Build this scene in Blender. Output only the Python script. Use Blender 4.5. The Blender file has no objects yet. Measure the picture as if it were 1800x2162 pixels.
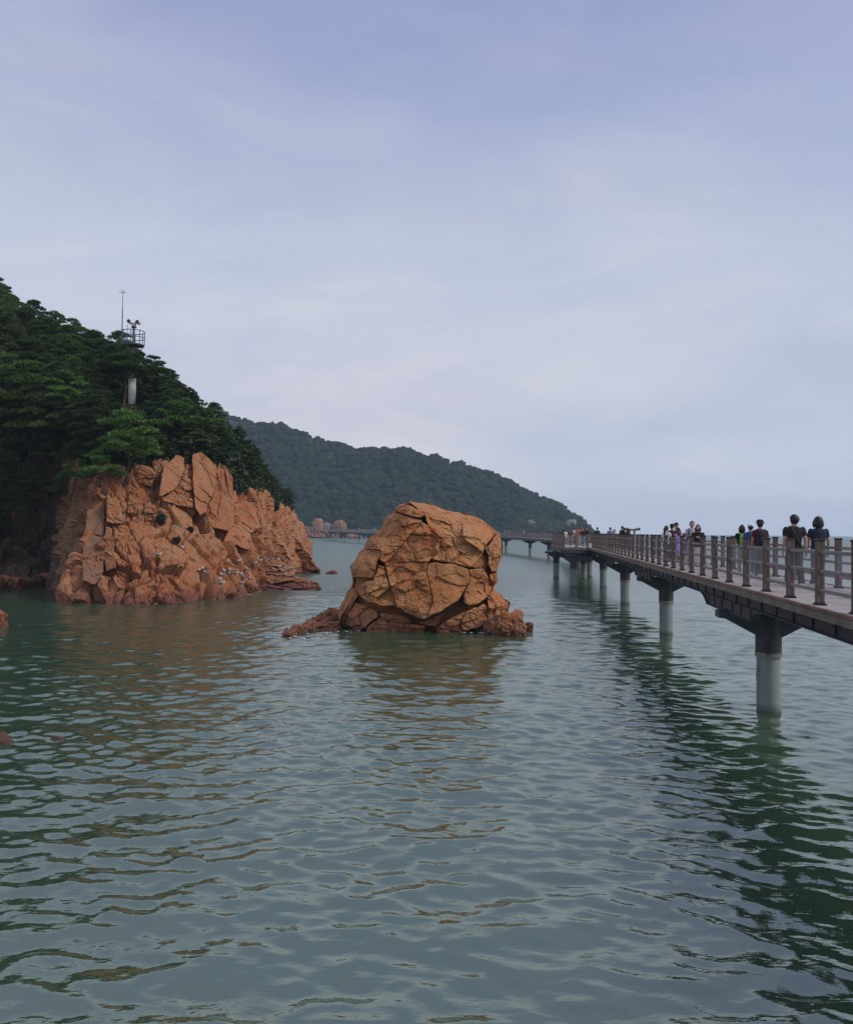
import bpy, math, random
import numpy as np
from mathutils import Vector, Matrix
from mathutils.bvhtree import BVHTree

random.seed(7)
RNG = np.random.default_rng(11)
scene = bpy.context.scene
COL = scene.collection
R = math.radians

# ------------------------------------------------------------------ camera
CAM_Z = 4.7
FPX = 1750.0
cam_data = bpy.data.cameras.new("camera")
cam_data.sensor_fit = 'HORIZONTAL'
cam_data.sensor_width = 36.0
cam_data.lens = FPX / 1800.0 * 36.0
cam_data.clip_start = 0.1
cam_data.clip_end = 30000.0
cam = bpy.data.objects.new("camera", cam_data)
COL.objects.link(cam)
PITCH, ROLL = R(1.316), R(0.545)
CM = Matrix.Translation((0, 0, CAM_Z)) @ Matrix.Rotation(R(90) + PITCH, 4, 'X') @ Matrix.Rotation(ROLL, 4, 'Z')
cam.matrix_world = CM
scene.camera = cam
CR = np.array(CM.to_3x3())

# ------------------------------------------------------------------ sky, sun, exposure
SUN_EL, SUN_AZ = R(42), R(108)          # azimuth from +Y towards +X
world = bpy.data.worlds.new("World")
scene.world = world
world.use_nodes = True
wn, wl = world.node_tree.nodes, world.node_tree.links
wn.clear()


def wnode(t, **kw):
    n = wn.new(t)
    for k, v in kw.items():
        setattr(n, k, v)
    return n


w_out = wnode('ShaderNodeOutputWorld')
w_bg = wnode('ShaderNodeBackground')
w_bg.inputs['Strength'].default_value = 0.08
w_sky = wnode('ShaderNodeTexSky', sky_type='NISHITA', sun_disc=False)
w_sky.sun_elevation = SUN_EL
w_sky.sun_rotation = SUN_AZ
w_sky.air_density = 1.0
w_sky.dust_density = 1.5
w_tc = wnode('ShaderNodeTexCoord')
w_sep = wnode('ShaderNodeSeparateXYZ')
wl.new(w_tc.outputs['Generated'], w_sep.inputs[0])
# cloud sheet: direction projected on a high flat layer
w_zc = wnode('ShaderNodeMath', operation='ADD')
w_zc.inputs[1].default_value = 0.16
w_zm = wnode('ShaderNodeMath', operation='MAXIMUM')
w_zm.inputs[1].default_value = 0.0
wl.new(w_sep.outputs[2], w_zm.inputs[0])
wl.new(w_zm.outputs[0], w_zc.inputs[0])
w_dx = wnode('ShaderNodeMath', operation='DIVIDE')
w_dy = wnode('ShaderNodeMath', operation='DIVIDE')
wl.new(w_sep.outputs[0], w_dx.inputs[0]); wl.new(w_zc.outputs[0], w_dx.inputs[1])
wl.new(w_sep.outputs[1], w_dy.inputs[0]); wl.new(w_zc.outputs[0], w_dy.inputs[1])
w_cmb = wnode('ShaderNodeCombineXYZ')
wl.new(w_dx.outputs[0], w_cmb.inputs[0]); wl.new(w_dy.outputs[0], w_cmb.inputs[1])


def wnoise(scale, detail, rough, off, stretch=(1, 1, 1), rot=0.0):
    m = wnode('ShaderNodeMapping')
    m.inputs['Location'].default_value = off
    m.inputs['Scale'].default_value = stretch
    m.inputs['Rotation'].default_value = (0, 0, rot)
    wl.new(w_cmb.outputs[0], m.inputs[0])
    n = wnode('ShaderNodeTexNoise')
    n.inputs['Scale'].default_value = scale
    n.inputs['Detail'].default_value = detail
    n.inputs['Roughness'].default_value = rough
    wl.new(m.outputs[0], n.inputs['Vector'])
    return n.outputs['Fac']


def wramp(sock, pts):
    r = wnode('ShaderNodeValToRGB')
    cr = r.color_ramp
    cr.elements[0].position, cr.elements[0].color = pts[0][0], (*pts[0][1], 1)
    cr.elements[1].position, cr.elements[1].color = pts[-1][0], (*pts[-1][1], 1)
    for p, c in pts[1:-1]:
        e = cr.elements.new(p); e.color = (*c, 1)
    wl.new(sock, r.inputs[0])
    return r.outputs['Color']


def wmix(fac, a, b, mode='MIX'):
    m = wnode('ShaderNodeMix', data_type='RGBA', blend_type=mode)
    if isinstance(fac, (int, float)):
        m.inputs[0].default_value = fac
    else:
        wl.new(fac, m.inputs[0])
    for s, i in ((a, 6), (b, 7)):
        if isinstance(s, tuple):
            m.inputs[i].default_value = (*s, 1)
        else:
            wl.new(s, m.inputs[i])
    return m.outputs[2]


SKY_LO, SKY_LOW, SKY_MID, SKY_HI = (0.79, 0.78, 0.84), (0.66, 0.67, 0.755), (0.63, 0.65, 0.76), (0.395, 0.425, 0.635)
w_grad = wramp(w_zm.outputs[0], [(0.0, SKY_LO), (0.13, SKY_LOW), (0.33, SKY_MID), (0.54, SKY_HI), (1.0, SKY_HI)])


def wdnoise(scale, detail, rough, off, stretch, rot, dist=0.0):
    """noise on the sky sphere itself (soft sheets that do not flatten towards the horizon)"""
    m = wnode('ShaderNodeMapping')
    m.inputs['Location'].default_value = off
    m.inputs['Scale'].default_value = stretch
    m.inputs['Rotation'].default_value = rot
    wl.new(w_tc.outputs['Generated'], m.inputs[0])
    n = wnode('ShaderNodeTexNoise')
    n.inputs['Scale'].default_value = scale
    n.inputs['Detail'].default_value = detail
    n.inputs['Roughness'].default_value = rough
    n.inputs['Distortion'].default_value = dist
    wl.new(m.outputs[0], n.inputs['Vector'])
    return n.outputs['Fac']


n_big = wdnoise(2.1, 3.0, 0.5, (0.3, 0.0, 0.45), (0.8, 0.8, 2.0), (0.0, R(14), 0.0), 0.5)
n_str = wdnoise(3.6, 6.0, 0.62, (1.4, 0.2, 0.9), (0.7, 0.7, 2.4), (0.0, R(-10), 0.0), 0.7)
f_big = wramp(n_big, [(0.34, (0, 0, 0)), (0.66, (1, 1, 1))])
f_str = wramp(n_str, [(0.42, (0, 0, 0)), (0.70, (1, 1, 1))])
w_c1 = wmix(f_big, wmix(1.0, w_grad, (0.77, 0.85, 0.96), 'MULTIPLY'), w_grad)
w_c2 = wmix(f_str, w_c1, wmix(1.0, w_c1, (1.18, 1.13, 1.06), 'MULTIPLY'))
# faint pink break in the overcast, low over the far hill
w_pz = wramp(w_sep.outputs[2], [(0.075, (0, 0, 0)), (0.125, (1, 1, 1)), (0.16, (1, 1, 1)), (0.22, (0, 0, 0))])
w_ax = wnode('ShaderNodeMath', operation='ADD')
w_ax.inputs[1].default_value = 0.5
wl.new(w_sep.outputs[0], w_ax.inputs[0])
w_pa = wramp(w_ax.outputs[0], [(0.20, (0, 0, 0)), (0.34, (1, 1, 1)), (0.48, (0.8, 0.8, 0.8)), (0.66, (0, 0, 0))])
w_px = wmix(1.0, w_pa, wramp(n_str, [(0.34, (0.15, 0.15, 0.15)), (0.58, (1, 1, 1))]), 'MULTIPLY')
w_pf = wmix(1.0, w_pz, w_px, 'MULTIPLY')
w_c3 = wmix(w_pf, w_c2, wmix(1.0, w_c2, (1.24, 1.10, 1.03), 'MULTIPLY'))
w_c10 = wmix(1.0, w_c3, (10.0, 10.0, 10.0), 'MULTIPLY')
w_fin = wmix(0.93, w_sky.outputs[0], w_c10)
wl.new(w_fin, w_bg.inputs['Color'])
wl.new(w_bg.outputs[0], w_out.inputs[0])

sun_data = bpy.data.lights.new("sun", 'SUN')
sun_data.energy = 1.5
sun_data.angle = R(18)
sun_data.color = (1.0, 0.95, 0.88)
sun = bpy.data.objects.new("sun", sun_data)
sd = Vector((math.sin(SUN_AZ) * math.cos(SUN_EL), math.cos(SUN_AZ) * math.cos(SUN_EL), math.sin(SUN_EL)))
sun.rotation_euler = sd.to_track_quat('Z', 'Y').to_euler()
w_sky.sun_rotation = math.atan2(sd.x, sd.y)
COL.objects.link(sun)

vs = scene.view_settings
vs.view_transform = 'Standard'
vs.look = 'None'
vs.exposure = 0.32
vs.gamma = 1.0
vs.use_curve_mapping = False
scene.render.engine = 'CYCLES'
cy = scene.cycles
cy.max_bounces = 6
cy.diffuse_bounces = 2
cy.glossy_bounces = 3
cy.transmission_bounces = 4
cy.transparent_max_bounces = 8
cy.volume_bounces = 2
cy.use_denoising = True
cy.caustics_reflective = False
cy.caustics_refractive = False


# ------------------------------------------------------------------ numeric helpers
def P(px, py, d):
    """pixel(s) of the 1800x2162 photograph at depth Y=d -> world point(s)"""
    px, py, d = np.broadcast_arrays(np.asarray(px, float), np.asarray(py, float), np.asarray(d, float))
    l = np.stack([(px - 900) / FPX, -(py - 1081) / FPX, -np.ones_like(px)], -1)
    w = l @ CR.T
    return w * (d / w[..., 1])[..., None] + np.array([0, 0, CAM_Z])


def W(px, py):
    """point of the water plane seen at that pixel"""
    l = np.array([(px - 900) / FPX, -(py - 1081) / FPX, -1.0]) @ CR.T
    k = -CAM_Z / l[2]
    return l * k + np.array([0, 0, CAM_Z])


def PIX(p):
    q = (np.asarray(p, float) - np.array([0, 0, CAM_Z])) @ CR
    return 900 + FPX * q[..., 0] / -q[..., 2], 1081 - FPX * q[..., 1] / -q[..., 2]


def hsh(ix, iy, iz, s):
    h = (ix.astype(np.int64) * 374761393 + iy.astype(np.int64) * 668265263 + iz.astype(np.int64) * 2147483647 + s * 974634533) & 0xFFFFFFFF
    h = ((h ^ (h >> 13)) * 1274126177) & 0xFFFFFFFF
    h = ((h ^ (h >> 16)) * 2246822519) & 0xFFFFFFFF
    return (h ^ (h >> 15)) & 0xFFFFFFFF


def h01(ix, iy, iz, s):
    return hsh(ix, iy, iz, s) / 4294967296.0


def vnoise(p, s=0):
    """smooth value noise in -1..1"""
    i = np.floor(p).astype(np.int64)
    f = p - i
    f = f * f * f * (f * (f * 6 - 15) + 10)
    r = 0
    for dx in (0, 1):
        wx = f[..., 0] if dx else 1 - f[..., 0]
        for dy in (0, 1):
            wy = f[..., 1] if dy else 1 - f[..., 1]
            for dz in (0, 1):
                wz = f[..., 2] if dz else 1 - f[..., 2]
                r = r + wx * wy * wz * h01(i[..., 0] + dx, i[..., 1] + dy, i[..., 2] + dz, s)
    return r * 2 - 1


def fbm(p, s=0, o=4, g=0.5):
    a, r, k = 1.0, 0, 1.0
    for j in range(o):
        r = r + a * vnoise(p * k + 13.7 * j, s + j)
        a *= g
        k *= 2.03
    return r


def worley(p, s=0):
    """F1, F2, integer id and centre of the nearest cell"""
    i = np.floor(p).astype(np.int64)
    F1 = np.full(p.shape[:-1], 9.0)
    F2 = F1.copy()
    ID = np.zeros(p.shape[:-1], np.int64)
    C = np.zeros_like(p)
    for dx in (-1, 0, 1):
        for dy in (-1, 0, 1):
            for dz in (-1, 0, 1):
                a, b, c = i[..., 0] + dx, i[..., 1] + dy, i[..., 2] + dz
                q = np.stack([a + h01(a, b, c, s), b + h01(a, b, c, s + 1), c + h01(a, b, c, s + 2)], -1)
                d = np.sqrt(((p - q) ** 2).sum(-1))
                near = d < F1
                F2 = np.where(near, F1, np.minimum(F2, d))
                ID = np.where(near, hsh(a, b, c, s + 3), ID)
                C = np.where(near[..., None], q, C)
                F1 = np.where(near, d, F1)
    return F1, F2, ID, C


def rnd_id(ID, k):
    return h01(ID, ID * 0 + k, ID * 0 + 5, 77) * 2 - 1


def facets(p, size, s, tilt=0.9):
    """flat faced joints: signed offset (about -1..1), crack mask (0 in the joint), cell ids"""
    q = p / np.asarray(size, float)
    F1, F2, ID, C = worley(q, s)
    v = q - C
    off = 0.6 * rnd_id(ID, 1) + tilt * (rnd_id(ID, 2) * v[..., 0] + rnd_id(ID, 3) * v[..., 1] + rnd_id(ID, 4) * v[..., 2])
    return off, np.clip((F2 - F1) / 0.10, 0, 1), ID


# ------------------------------------------------------------------ object helpers
def link(o, parent=None):
    COL.objects.link(o)
    if parent is not None:
        o.parent = parent
    return o


def tag(o, label=None, cat=None, group=None, kind=None):
    if label: o['label'] = label
    if cat: o['category'] = cat
    if group: o['group'] = group
    if kind: o['kind'] = kind
    return o


def empty(name, loc=(0, 0, 0), rz=0.0):
    o = bpy.data.objects.new(name, None)
    o.location = loc
    o.rotation_euler = (0, 0, rz)
    o.empty_display_size = 0.2
    return link(o)


def mesh_np(name, V, F, mat=None, smooth=False, mats=None, mi=None):
    """mesh from numpy arrays; F is (n,3) or (n,4) or a list of such arrays"""
    Fs = [np.asarray(f, np.int32) for f in (F if isinstance(F, list) else [F]) if len(f)]
    me = bpy.data.meshes.new(name)
    V = np.asarray(V, np.float32)
    me.vertices.add(len(V))
    me.vertices.foreach_set('co', V.ravel())
    nl = sum(f.size for f in Fs)
    npoly = sum(len(f) for f in Fs)
    me.loops.add(nl)
    me.loops.foreach_set('vertex_index', np.concatenate([f.ravel() for f in Fs]))
    me.polygons.add(npoly)
    tot = np.concatenate([np.full(len(f), f.shape[1], np.int32) for f in Fs])
    me.polygons.foreach_set('loop_start', np.concatenate([[0], np.cumsum(tot)[:-1]]).astype(np.int32))
    me.polygons.foreach_set('loop_total', tot)
    me.polygons.foreach_set('use_smooth', np.full(npoly, smooth, bool))
    for m in (mats or ([mat] if mat else [])):
        me.materials.append(m)
    if mi is not None:
        me.polygons.foreach_set('material_index', np.asarray(mi, np.int32))
    me.update(calc_edges=True)
    return me


def mobj(name, V, F, mat=None, parent=None, smooth=False, **kw):
    return link(bpy.data.objects.new(name, mesh_np(name, V, F, mat, smooth, **kw)), parent)


def share(o, parent=None, loc=None, rot=None, scale=None, name=None):
    c = o.copy()
    if name: c.name = name
    if loc is not None: c.location = loc
    if rot is not None: c.rotation_euler = rot
    if scale is not None: c.scale = (scale,) * 3 if np.isscalar(scale) else scale
    return link(c, parent)


def grid_faces(nu, nv, wrap_u=False):
    iu = np.arange(nu if wrap_u else nu - 1)
    iv = np.arange(nv - 1)
    a, b = np.meshgrid(iu, iv, indexing='ij')
    a, b = a.ravel(), b.ravel()
    c = (a + 1) % nu
    return np.stack([a * nv + b, c * nv + b, c * nv + b + 1, a * nv + b + 1], -1)


class MB:
    """collects simple shapes into one mesh"""
    def __init__(s):
        s.v, s.q, s.t, s.n, s.mq, s.mt, s.m = [], [], [], 0, [], [], 0

    def add(s, V, Q=None, T=None):
        V = np.asarray(V, float).reshape(-1, 3)
        if Q is not None and len(Q):
            s.q.append(np.asarray(Q) + s.n); s.mq += [s.m] * len(Q)
        if T is not None and len(T):
            s.t.append(np.asarray(T) + s.n); s.mt += [s.m] * len(T)
        s.v.append(V); s.n += len(V)
        return s

    def box(s, c, d, rz=0.0, M=None, bev=0.0):
        x, y, z = np.asarray(d, float) / 2
        if bev > 0:
            b = bev
            ring = [(-x + b, -y), (x - b, -y), (x, -y + b), (x, y - b), (x - b, y), (-x + b, y), (-x, y - b), (-x, -y + b)]
            k = 1 - 2 * b / max(min(2 * x, 2 * y), 1e-6)
            V = []
            for zz, sc in ((-z, k), (-z + b, 1), (z - b, 1), (z, k)):
                V += [(p * sc, q * sc, zz) for p, q in ring]
            V = np.array(V)
            Q = []
            for l in range(3):
                for i in range(8):
                    j = (i + 1) % 8
                    Q.append((l * 8 + i, l * 8 + j, l * 8 + 8 + j, l * 8 + 8 + i))
            for o_, fl in ((0, True), (24, False)):
                qs = [(0, 1, 2, 3), (0, 3, 4, 7), (4, 5, 6, 7)]
                for q in qs:
                    q = [o_ + i for i in q]
                    Q.append(tuple(q[::-1]) if fl else tuple(q))
        else:
            V = np.array([(-x, -y, -z), (x, -y, -z), (x, y, -z), (-x, y, -z), (-x, -y, z), (x, -y, z), (x, y, z), (-x, y, z)])
            Q = [(3, 2, 1, 0), (4, 5, 6, 7), (0, 1, 5, 4), (1, 2, 6, 5), (2, 3, 7, 6), (3, 0, 4, 7)]
        if M is not None:
            V = V @ np.asarray(M, float).T
        elif rz:
            cs, sn = math.cos(rz), math.sin(rz)
            V = V @ np.array([[cs, sn, 0], [-sn, cs, 0], [0, 0, 1]])
        return s.add(V + np.asarray(c, float), Q)

    def tube(s, pts, rad, n=8, cap=True, ry=None):
        pts = np.asarray(pts, float)
        m = len(pts)
        rad = np.broadcast_to(np.asarray(rad, float), (m,))
        ry = rad if ry is None else np.broadcast_to(np.asarray(ry, float), (m,))
        T = np.gradient(pts, axis=0)
        T /= np.linalg.norm(T, axis=1)[:, None] + 1e-12
        a = np.array([1.0, 0, 0]) if abs(T[0][0]) < 0.9 else np.array([0, 1.0, 0])
        V = []
        for i in range(m):
            b = a - T[i] * (a @ T[i])
            b /= np.linalg.norm(b) + 1e-12
            c = np.cross(T[i], b)
            a = b
            th = np.arange(n) / n * 2 * math.pi
            V.append(pts[i] + np.outer(np.cos(th) * rad[i], b) + np.outer(np.sin(th) * ry[i], c))
        V = np.concatenate(V)
        Q = []
        for i in range(m - 1):
            for j in range(n):
                k = (j + 1) % n
                Q.append((i * n + j, i * n + k, i * n + n + k, i * n + n + j))
        Tn = []
        if cap:
            V = np.concatenate([V, pts[:1], pts[-1:]])
            for j in range(n):
                k = (j + 1) % n
                Tn.append((m * n, k, j))
                Tn.append((m * n + 1, (m - 1) * n + j, (m - 1) * n + k))
        return s.add(V, Q, Tn)

    def ell(s, c, r, nu=12, nv=8, M=None, fn=None):
        V = []
        for j in range(nv + 1):
            ph = math.pi * j / nv
            for i in range(nu):
                th = 2 * math.pi * i / nu
                V.append((math.sin(ph) * math.cos(th), math.sin(ph) * math.sin(th), math.cos(ph)))
        V = np.array(V)
        if fn: V = fn(V)
        V = V * np.asarray(r, float)
        if M is not None: V = V @ np.asarray(M, float).T
        Q = []
        for j in range(nv):
            for i in range(nu):
                k = (i + 1) % nu
                Q.append((j * nu + i, j * nu + nu + i, j * nu + nu + k, j * nu + k))
        return s.add(V + np.asarray(c, float), Q)

    def prism(s, poly, h0, h1, frame):
        """polygon (a,b) pairs extruded from h0 to h1; frame=(origin, a-axis, b-axis, h-axis)"""
        o, A, B, H = [np.asarray(f, float) for f in frame]
        n = len(poly)
        V = [o + A * a + B * b + H * h for h in (h0, h1) for a, b in poly]
        c0 = np.mean(V[:n], axis=0); c1 = np.mean(V[n:], axis=0)
        V += [c0, c1]
        Q = [(i, (i + 1) % n, n + (i + 1) % n, n + i) for i in range(n)]
        T = [(2 * n, (i + 1) % n, i) for i in range(n)] + [(2 * n + 1, n + i, n + (i + 1) % n) for i in range(n)]
        return s.add(V, Q, T)

    def mesh(s, name, mats, smooth=False):
        F, mi = [], []
        if s.q: F.append(np.concatenate(s.q)); mi += s.mq
        if s.t: F.append(np.concatenate(s.t)); mi += s.mt
        mats = mats if isinstance(mats, list) else [mats]
        return mesh_np(name, np.concatenate(s.v), F, smooth=smooth, mats=mats, mi=mi)

    def build(s, name, mats, parent=None, smooth=False):
        return link(bpy.data.objects.new(name, s.mesh(name, mats, smooth)), parent)


# ------------------------------------------------------------------ materials
class NT:
    def __init__(s, name):
        s.m = bpy.data.materials.new(name)
        s.m.use_nodes = True
        s.n, s.l = s.m.node_tree.nodes, s.m.node_tree.links
        s.b = s.n['Principled BSDF']
        s.geo = s.n.new('ShaderNodeNewGeometry')
        s.pos = s.geo.outputs['Position']

    def val(s, i, v):
        s.b.inputs[i].default_value = v

    def node(s, t, **kw):
        n = s.n.new(t)
        for k, v in kw.items(): setattr(n, k, v)
        return n

    def noise(s, scale, detail=3.0, rough=0.55, vec=None, stretch=None, dist=0.0, rot=None):
        vec = vec or s.pos
        if stretch or rot:
            mp = s.node('ShaderNodeMapping')
            if stretch: mp.inputs['Scale'].default_value = stretch
            if rot: mp.inputs['Rotation'].default_value = rot
            s.l.new(vec, mp.inputs[0]); vec = mp.outputs[0]
        n = s.node('ShaderNodeTexNoise')
        n.inputs['Scale'].default_value = scale
        n.inputs['Detail'].default_value = detail
        n.inputs['Roughness'].default_value = rough
        n.inputs['Distortion'].default_value = dist
        s.l.new(vec, n.inputs['Vector'])
        return n.outputs['Fac']

    def ramp(s, sock, pts):
        r = s.node('ShaderNodeValToRGB')
        cr = r.color_ramp
        f = lambda c: (c, c, c, 1) if np.isscalar(c) else (*c, 1)
        cr.elements[0].position, cr.elements[0].color = pts[0][0], f(pts[0][1])
        cr.elements[1].position, cr.elements[1].color = pts[-1][0], f(pts[-1][1])
        for p, c in pts[1:-1]:
            e = cr.elements.new(p); e.color = f(c)
        s.l.new(sock, r.inputs[0])
        return r.outputs['Color']

    def mix(s, fac, a, b, mode='MIX'):
        m = s.node('ShaderNodeMix', data_type='RGBA', blend_type=mode)
        if np.isscalar(fac): m.inputs[0].default_value = fac
        else: s.l.new(fac, m.inputs[0])
        for q, i in ((a, 6), (b, 7)):
            if isinstance(q, tuple): m.inputs[i].default_value = (*q, 1)
            else: s.l.new(q, m.inputs[i])
        return m.outputs[2]

    def math(s, op, a, b=0.0):
        m = s.node('ShaderNodeMath', operation=op)
        for q, i in ((a, 0), (b, 1)):
            if np.isscalar(q): m.inputs[i].default_value = q
            else: s.l.new(q, m.inputs[i])
        return m.outputs[0]

    def color(s, sock):
        if isinstance(sock, tuple): s.b.inputs['Base Color'].default_value = (*sock, 1)
        else: s.l.new(sock, s.b.inputs['Base Color'])

    def bump(s, h, strength=0.5, dist=0.02, prev=None):
        b = s.node('ShaderNodeBump')
        b.inputs['Strength'].default_value = strength
        b.inputs['Distance'].default_value = dist
        s.l.new(h, b.inputs['Height'])
        if prev is not None: s.l.new(prev, b.inputs['Normal'])
        s.l.new(b.outputs[0], s.b.inputs['Normal'])
        return b.outputs[0]


def simple(name, col, rough=0.6, var=0.18, scale=6.0, metal=0.0, bump=0.0, bscale=40.0):
    t = NT(name)
    n = t.noise(scale, 4.0)
    lo = tuple(c * (1 - var) for c in col); hi = tuple(min(1, c * (1 + var)) for c in col)
    t.color(t.ramp(n, [(0.3, lo), (0.7, hi)]))
    t.val('Roughness', rough); t.val('Metallic', metal)
    if bump: t.bump(t.noise(bscale, 3.0), bump, 0.01)
    return t.m


def rock_mat(name, c1, c2, grey, wet, wet_z, grey_amt=0.6, scale=1.0):
    t = NT(name)
    big = t.noise(0.35 * scale, 4.0, 0.6)
    med = t.noise(1.7 * scale, 5.0, 0.65, dist=0.4)
    fine = t.noise(14.0 * scale, 4.0, 0.7)
    base = t.mix(t.ramp(big, [(0.38, 0.0), (0.62, 1.0)]), c1, c2)
    rust = t.mix(t.ramp(t.noise(0.8 * scale, 5.0, 0.6, stretch=(1, 1, 0.35)), [(0.52, 0.0), (0.68, 0.7)]), base, (c1[0] * 0.95, c1[1] * 0.68, c1[2] * 0.5))
    lich = t.mix(t.ramp(med, [(0.54, 0.0), (0.70, grey_amt)]), rust, grey)
    speck = t.mix(t.ramp(fine, [(0.36, 0.55), (0.5, 0.0)]), lich, (c1[0] * 0.35, c1[1] * 0.33, c1[2] * 0.33))
    drop = t.ramp(t.noise(3.2 * scale, 4.0, 0.6, stretch=(1.0, 1.0, 0.16)), [(0.665, 0.0), (0.74, 0.55)])
    speck = t.mix(drop, speck, (0.50, 0.44, 0.36))
    dark = t.ramp(t.noise(1.1 * scale, 6.0, 0.7, stretch=(1.3, 1.3, 0.45), dist=0.8), [(0.56, 0.0), (0.72, 0.6)])
    speck = t.mix(dark, speck, (c1[0] * 0.42, c1[1] * 0.45, c1[2] * 0.55))
    sx = t.node('ShaderNodeSeparateXYZ')
    t.l.new(t.pos, sx.inputs[0])
    h = t.math('ADD', sx.outputs[2], t.math('MULTIPLY', t.math('SUBTRACT', t.noise(1.1, 4.0), 0.5), 1.2))
    wf = t.ramp(t.math('DIVIDE', h, wet_z * 2), [(0.12, 1.0), (0.5, 0.0)])
    t.color(t.mix(wf, speck, wet))
    t.l.new(t.ramp(wf, [(0.0, 0.88), (1.0, 0.6)]), t.b.inputs['Roughness'])
    b1 = t.bump(t.noise(4.0 * scale, 7.0, 0.68, dist=0.3), 0.75, 0.13)
    t.bump(t.noise(22.0 * scale, 4.0, 0.65), 0.65, 0.03, prev=b1)
    return t.m


M_ROCK = rock_mat("sea_rock_stone", (0.47, 0.175, 0.054), (0.53, 0.258, 0.100), (0.48, 0.31, 0.18), (0.20, 0.070, 0.034), 0.95, 0.5, 1.0)
M_CLIFF = rock_mat("cliff_stone", (0.37, 0.128, 0.046), (0.43, 0.195, 0.085), (0.39, 0.27, 0.17), (0.17, 0.053, 0.026), 0.95, 0.9, 0.8)
M_COVE_SHADE = rock_mat("cove_shade_stone", (0.095, 0.055, 0.035), (0.13, 0.085, 0.055), (0.16, 0.125, 0.09), (0.06, 0.03, 0.02), 0.7, 0.6, 0.8)  # dark brown cove rock, with the recess's shade put into its colour
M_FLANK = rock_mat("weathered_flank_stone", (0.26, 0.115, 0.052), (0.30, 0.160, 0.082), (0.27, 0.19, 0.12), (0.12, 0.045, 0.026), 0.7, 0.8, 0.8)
M_FARROCK = rock_mat("shore_stone", (0.30, 0.15, 0.09), (0.36, 0.22, 0.14), (0.38, 0.32, 0.26), (0.12, 0.06, 0.04), 0.8, 0.6, 0.25)
M_PALE = rock_mat("pale_stone", (0.26, 0.22, 0.19), (0.33, 0.28, 0.24), (0.36, 0.34, 0.32), (0.12, 0.09, 0.07), 0.8, 0.5, 0.2)


def leaf_mat(name, c1, c2, rough=0.55):
    t = NT(name)
    oi = t.node('ShaderNodeObjectInfo')
    n = t.noise(0.9, 3.0)
    f = t.math('ADD', t.math('MULTIPLY', n, 0.7), t.math('MULTIPLY', oi.outputs['Random'], 0.75))
    t.color(t.ramp(f, [(0.30, c1), (1.0, c2)]))
    t.val('Roughness', rough)
    t.val('Specular IOR Level', 0.25)
    return t.m


M_PINE = leaf_mat("pine_needles", (0.022, 0.044, 0.010), (0.098, 0.155, 0.034))
M_PINE2 = leaf_mat("fresh_pine_needles", (0.065, 0.145, 0.026), (0.115, 0.225, 0.045))
M_BUSH = leaf_mat("undergrowth_leaves", (0.014, 0.026, 0.010), (0.035, 0.058, 0.020))
M_BARK = simple("pine_bark", (0.085, 0.058, 0.042), 0.9, 0.35, 9.0, bump=0.4, bscale=30)
M_SOIL = simple("hill_soil", (0.050, 0.038, 0.024), 0.95, 0.4, 1.5)

t = NT("distant_wood")
att = t.node('ShaderNodeAttribute', attribute_name='shade')
n1 = t.noise(0.02, 4.0)
n2 = t.noise(0.9, 4.0, 0.7)
c = t.ramp(t.math('ADD', t.math('MULTIPLY', att.outputs['Fac'], 0.6), t.math('MULTIPLY', n1, 0.4)), [(0.2, (0.010, 0.022, 0.012)), (0.8, (0.029, 0.052, 0.024))])
t.color(t.mix(t.ramp(n2, [(0.40, 0.7), (0.58, 0.0)]), c, (0.012, 0.02, 0.012)))
t.val('Roughness', 0.8); t.val('Specular IOR Level', 0.1)
t.bump(t.noise(1.1, 3.0), 0.9, 0.6)
M_WOOD = t.m
M_HILL = simple("hill_ground", (0.024, 0.036, 0.018), 0.95, 0.3, 0.1)

# water
t = NT("sea_water")
t.color((0.046, 0.080, 0.044))
t.val('IOR', 2.8); t.b.inputs['Specular Tint'].default_value = (0.90, 1.0, 0.88, 1)
# open water is choppier than the sheltered foreground: ripples too small to model there roughen the surface
vl = t.node('ShaderNodeVectorMath', operation='LENGTH')
t.l.new(t.pos, vl.inputs[0])
t.l.new(t.ramp(t.math('DIVIDE', vl.outputs['Value'], 500.0), [(0.04, 0.03), (0.14, 0.20), (0.36, 0.42)]), t.b.inputs['Roughness'])
nA = t.noise(6.5, 3.0, 0.5, stretch=(0.55, 1.0, 1.0), rot=(0, 0, R(14)))
nB = t.noise(1.25, 2.0, 0.5, stretch=(0.5, 1.0, 1.0), rot=(0, 0, R(-9)))
b1 = t.bump(nA, 0.46, 0.026)
nC = t.noise(2.9, 3.0, 0.55, stretch=(0.6, 1.0, 1.0), rot=(0, 0, R(24)))
b1 = t.bump(nC, 0.42, 0.034, prev=b1)
t.bump(nB, 0.35, 0.034, prev=b1)
M_WATER = t.m

M_POST = simple("brown_post_paint", (0.155, 0.110, 0.086), 0.55, 0.22, 4.0, bump=0.15, bscale=60)
M_CAP = simple("dark_post_cap", (0.022, 0.016, 0.016), 0.4, 0.2, 8.0)
M_RAIL = simple("weathered_rail", (0.27, 0.235, 0.21), 0.6, 0.25, 5.0)
M_DECK = simple("weathered_deck_board", (0.39, 0.35, 0.32), 0.8, 0.28, 3.0, bump=0.2, bscale=50)
M_EDGE = simple("red_brown_edge_board", (0.25, 0.125, 0.085), 0.7, 0.3, 2.5)
M_FASCIA = simple("faded_fascia_board", (0.20, 0.165, 0.125), 0.75, 0.3, 2.5)
M_STEEL = simple("dark_grey_steel", (0.055, 0.061, 0.078), 0.5, 0.25, 3.0)
M_SLEEVE = simple("dark_pile_sleeve", (0.050, 0.047, 0.052), 0.55, 0.3, 3.5)
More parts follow.
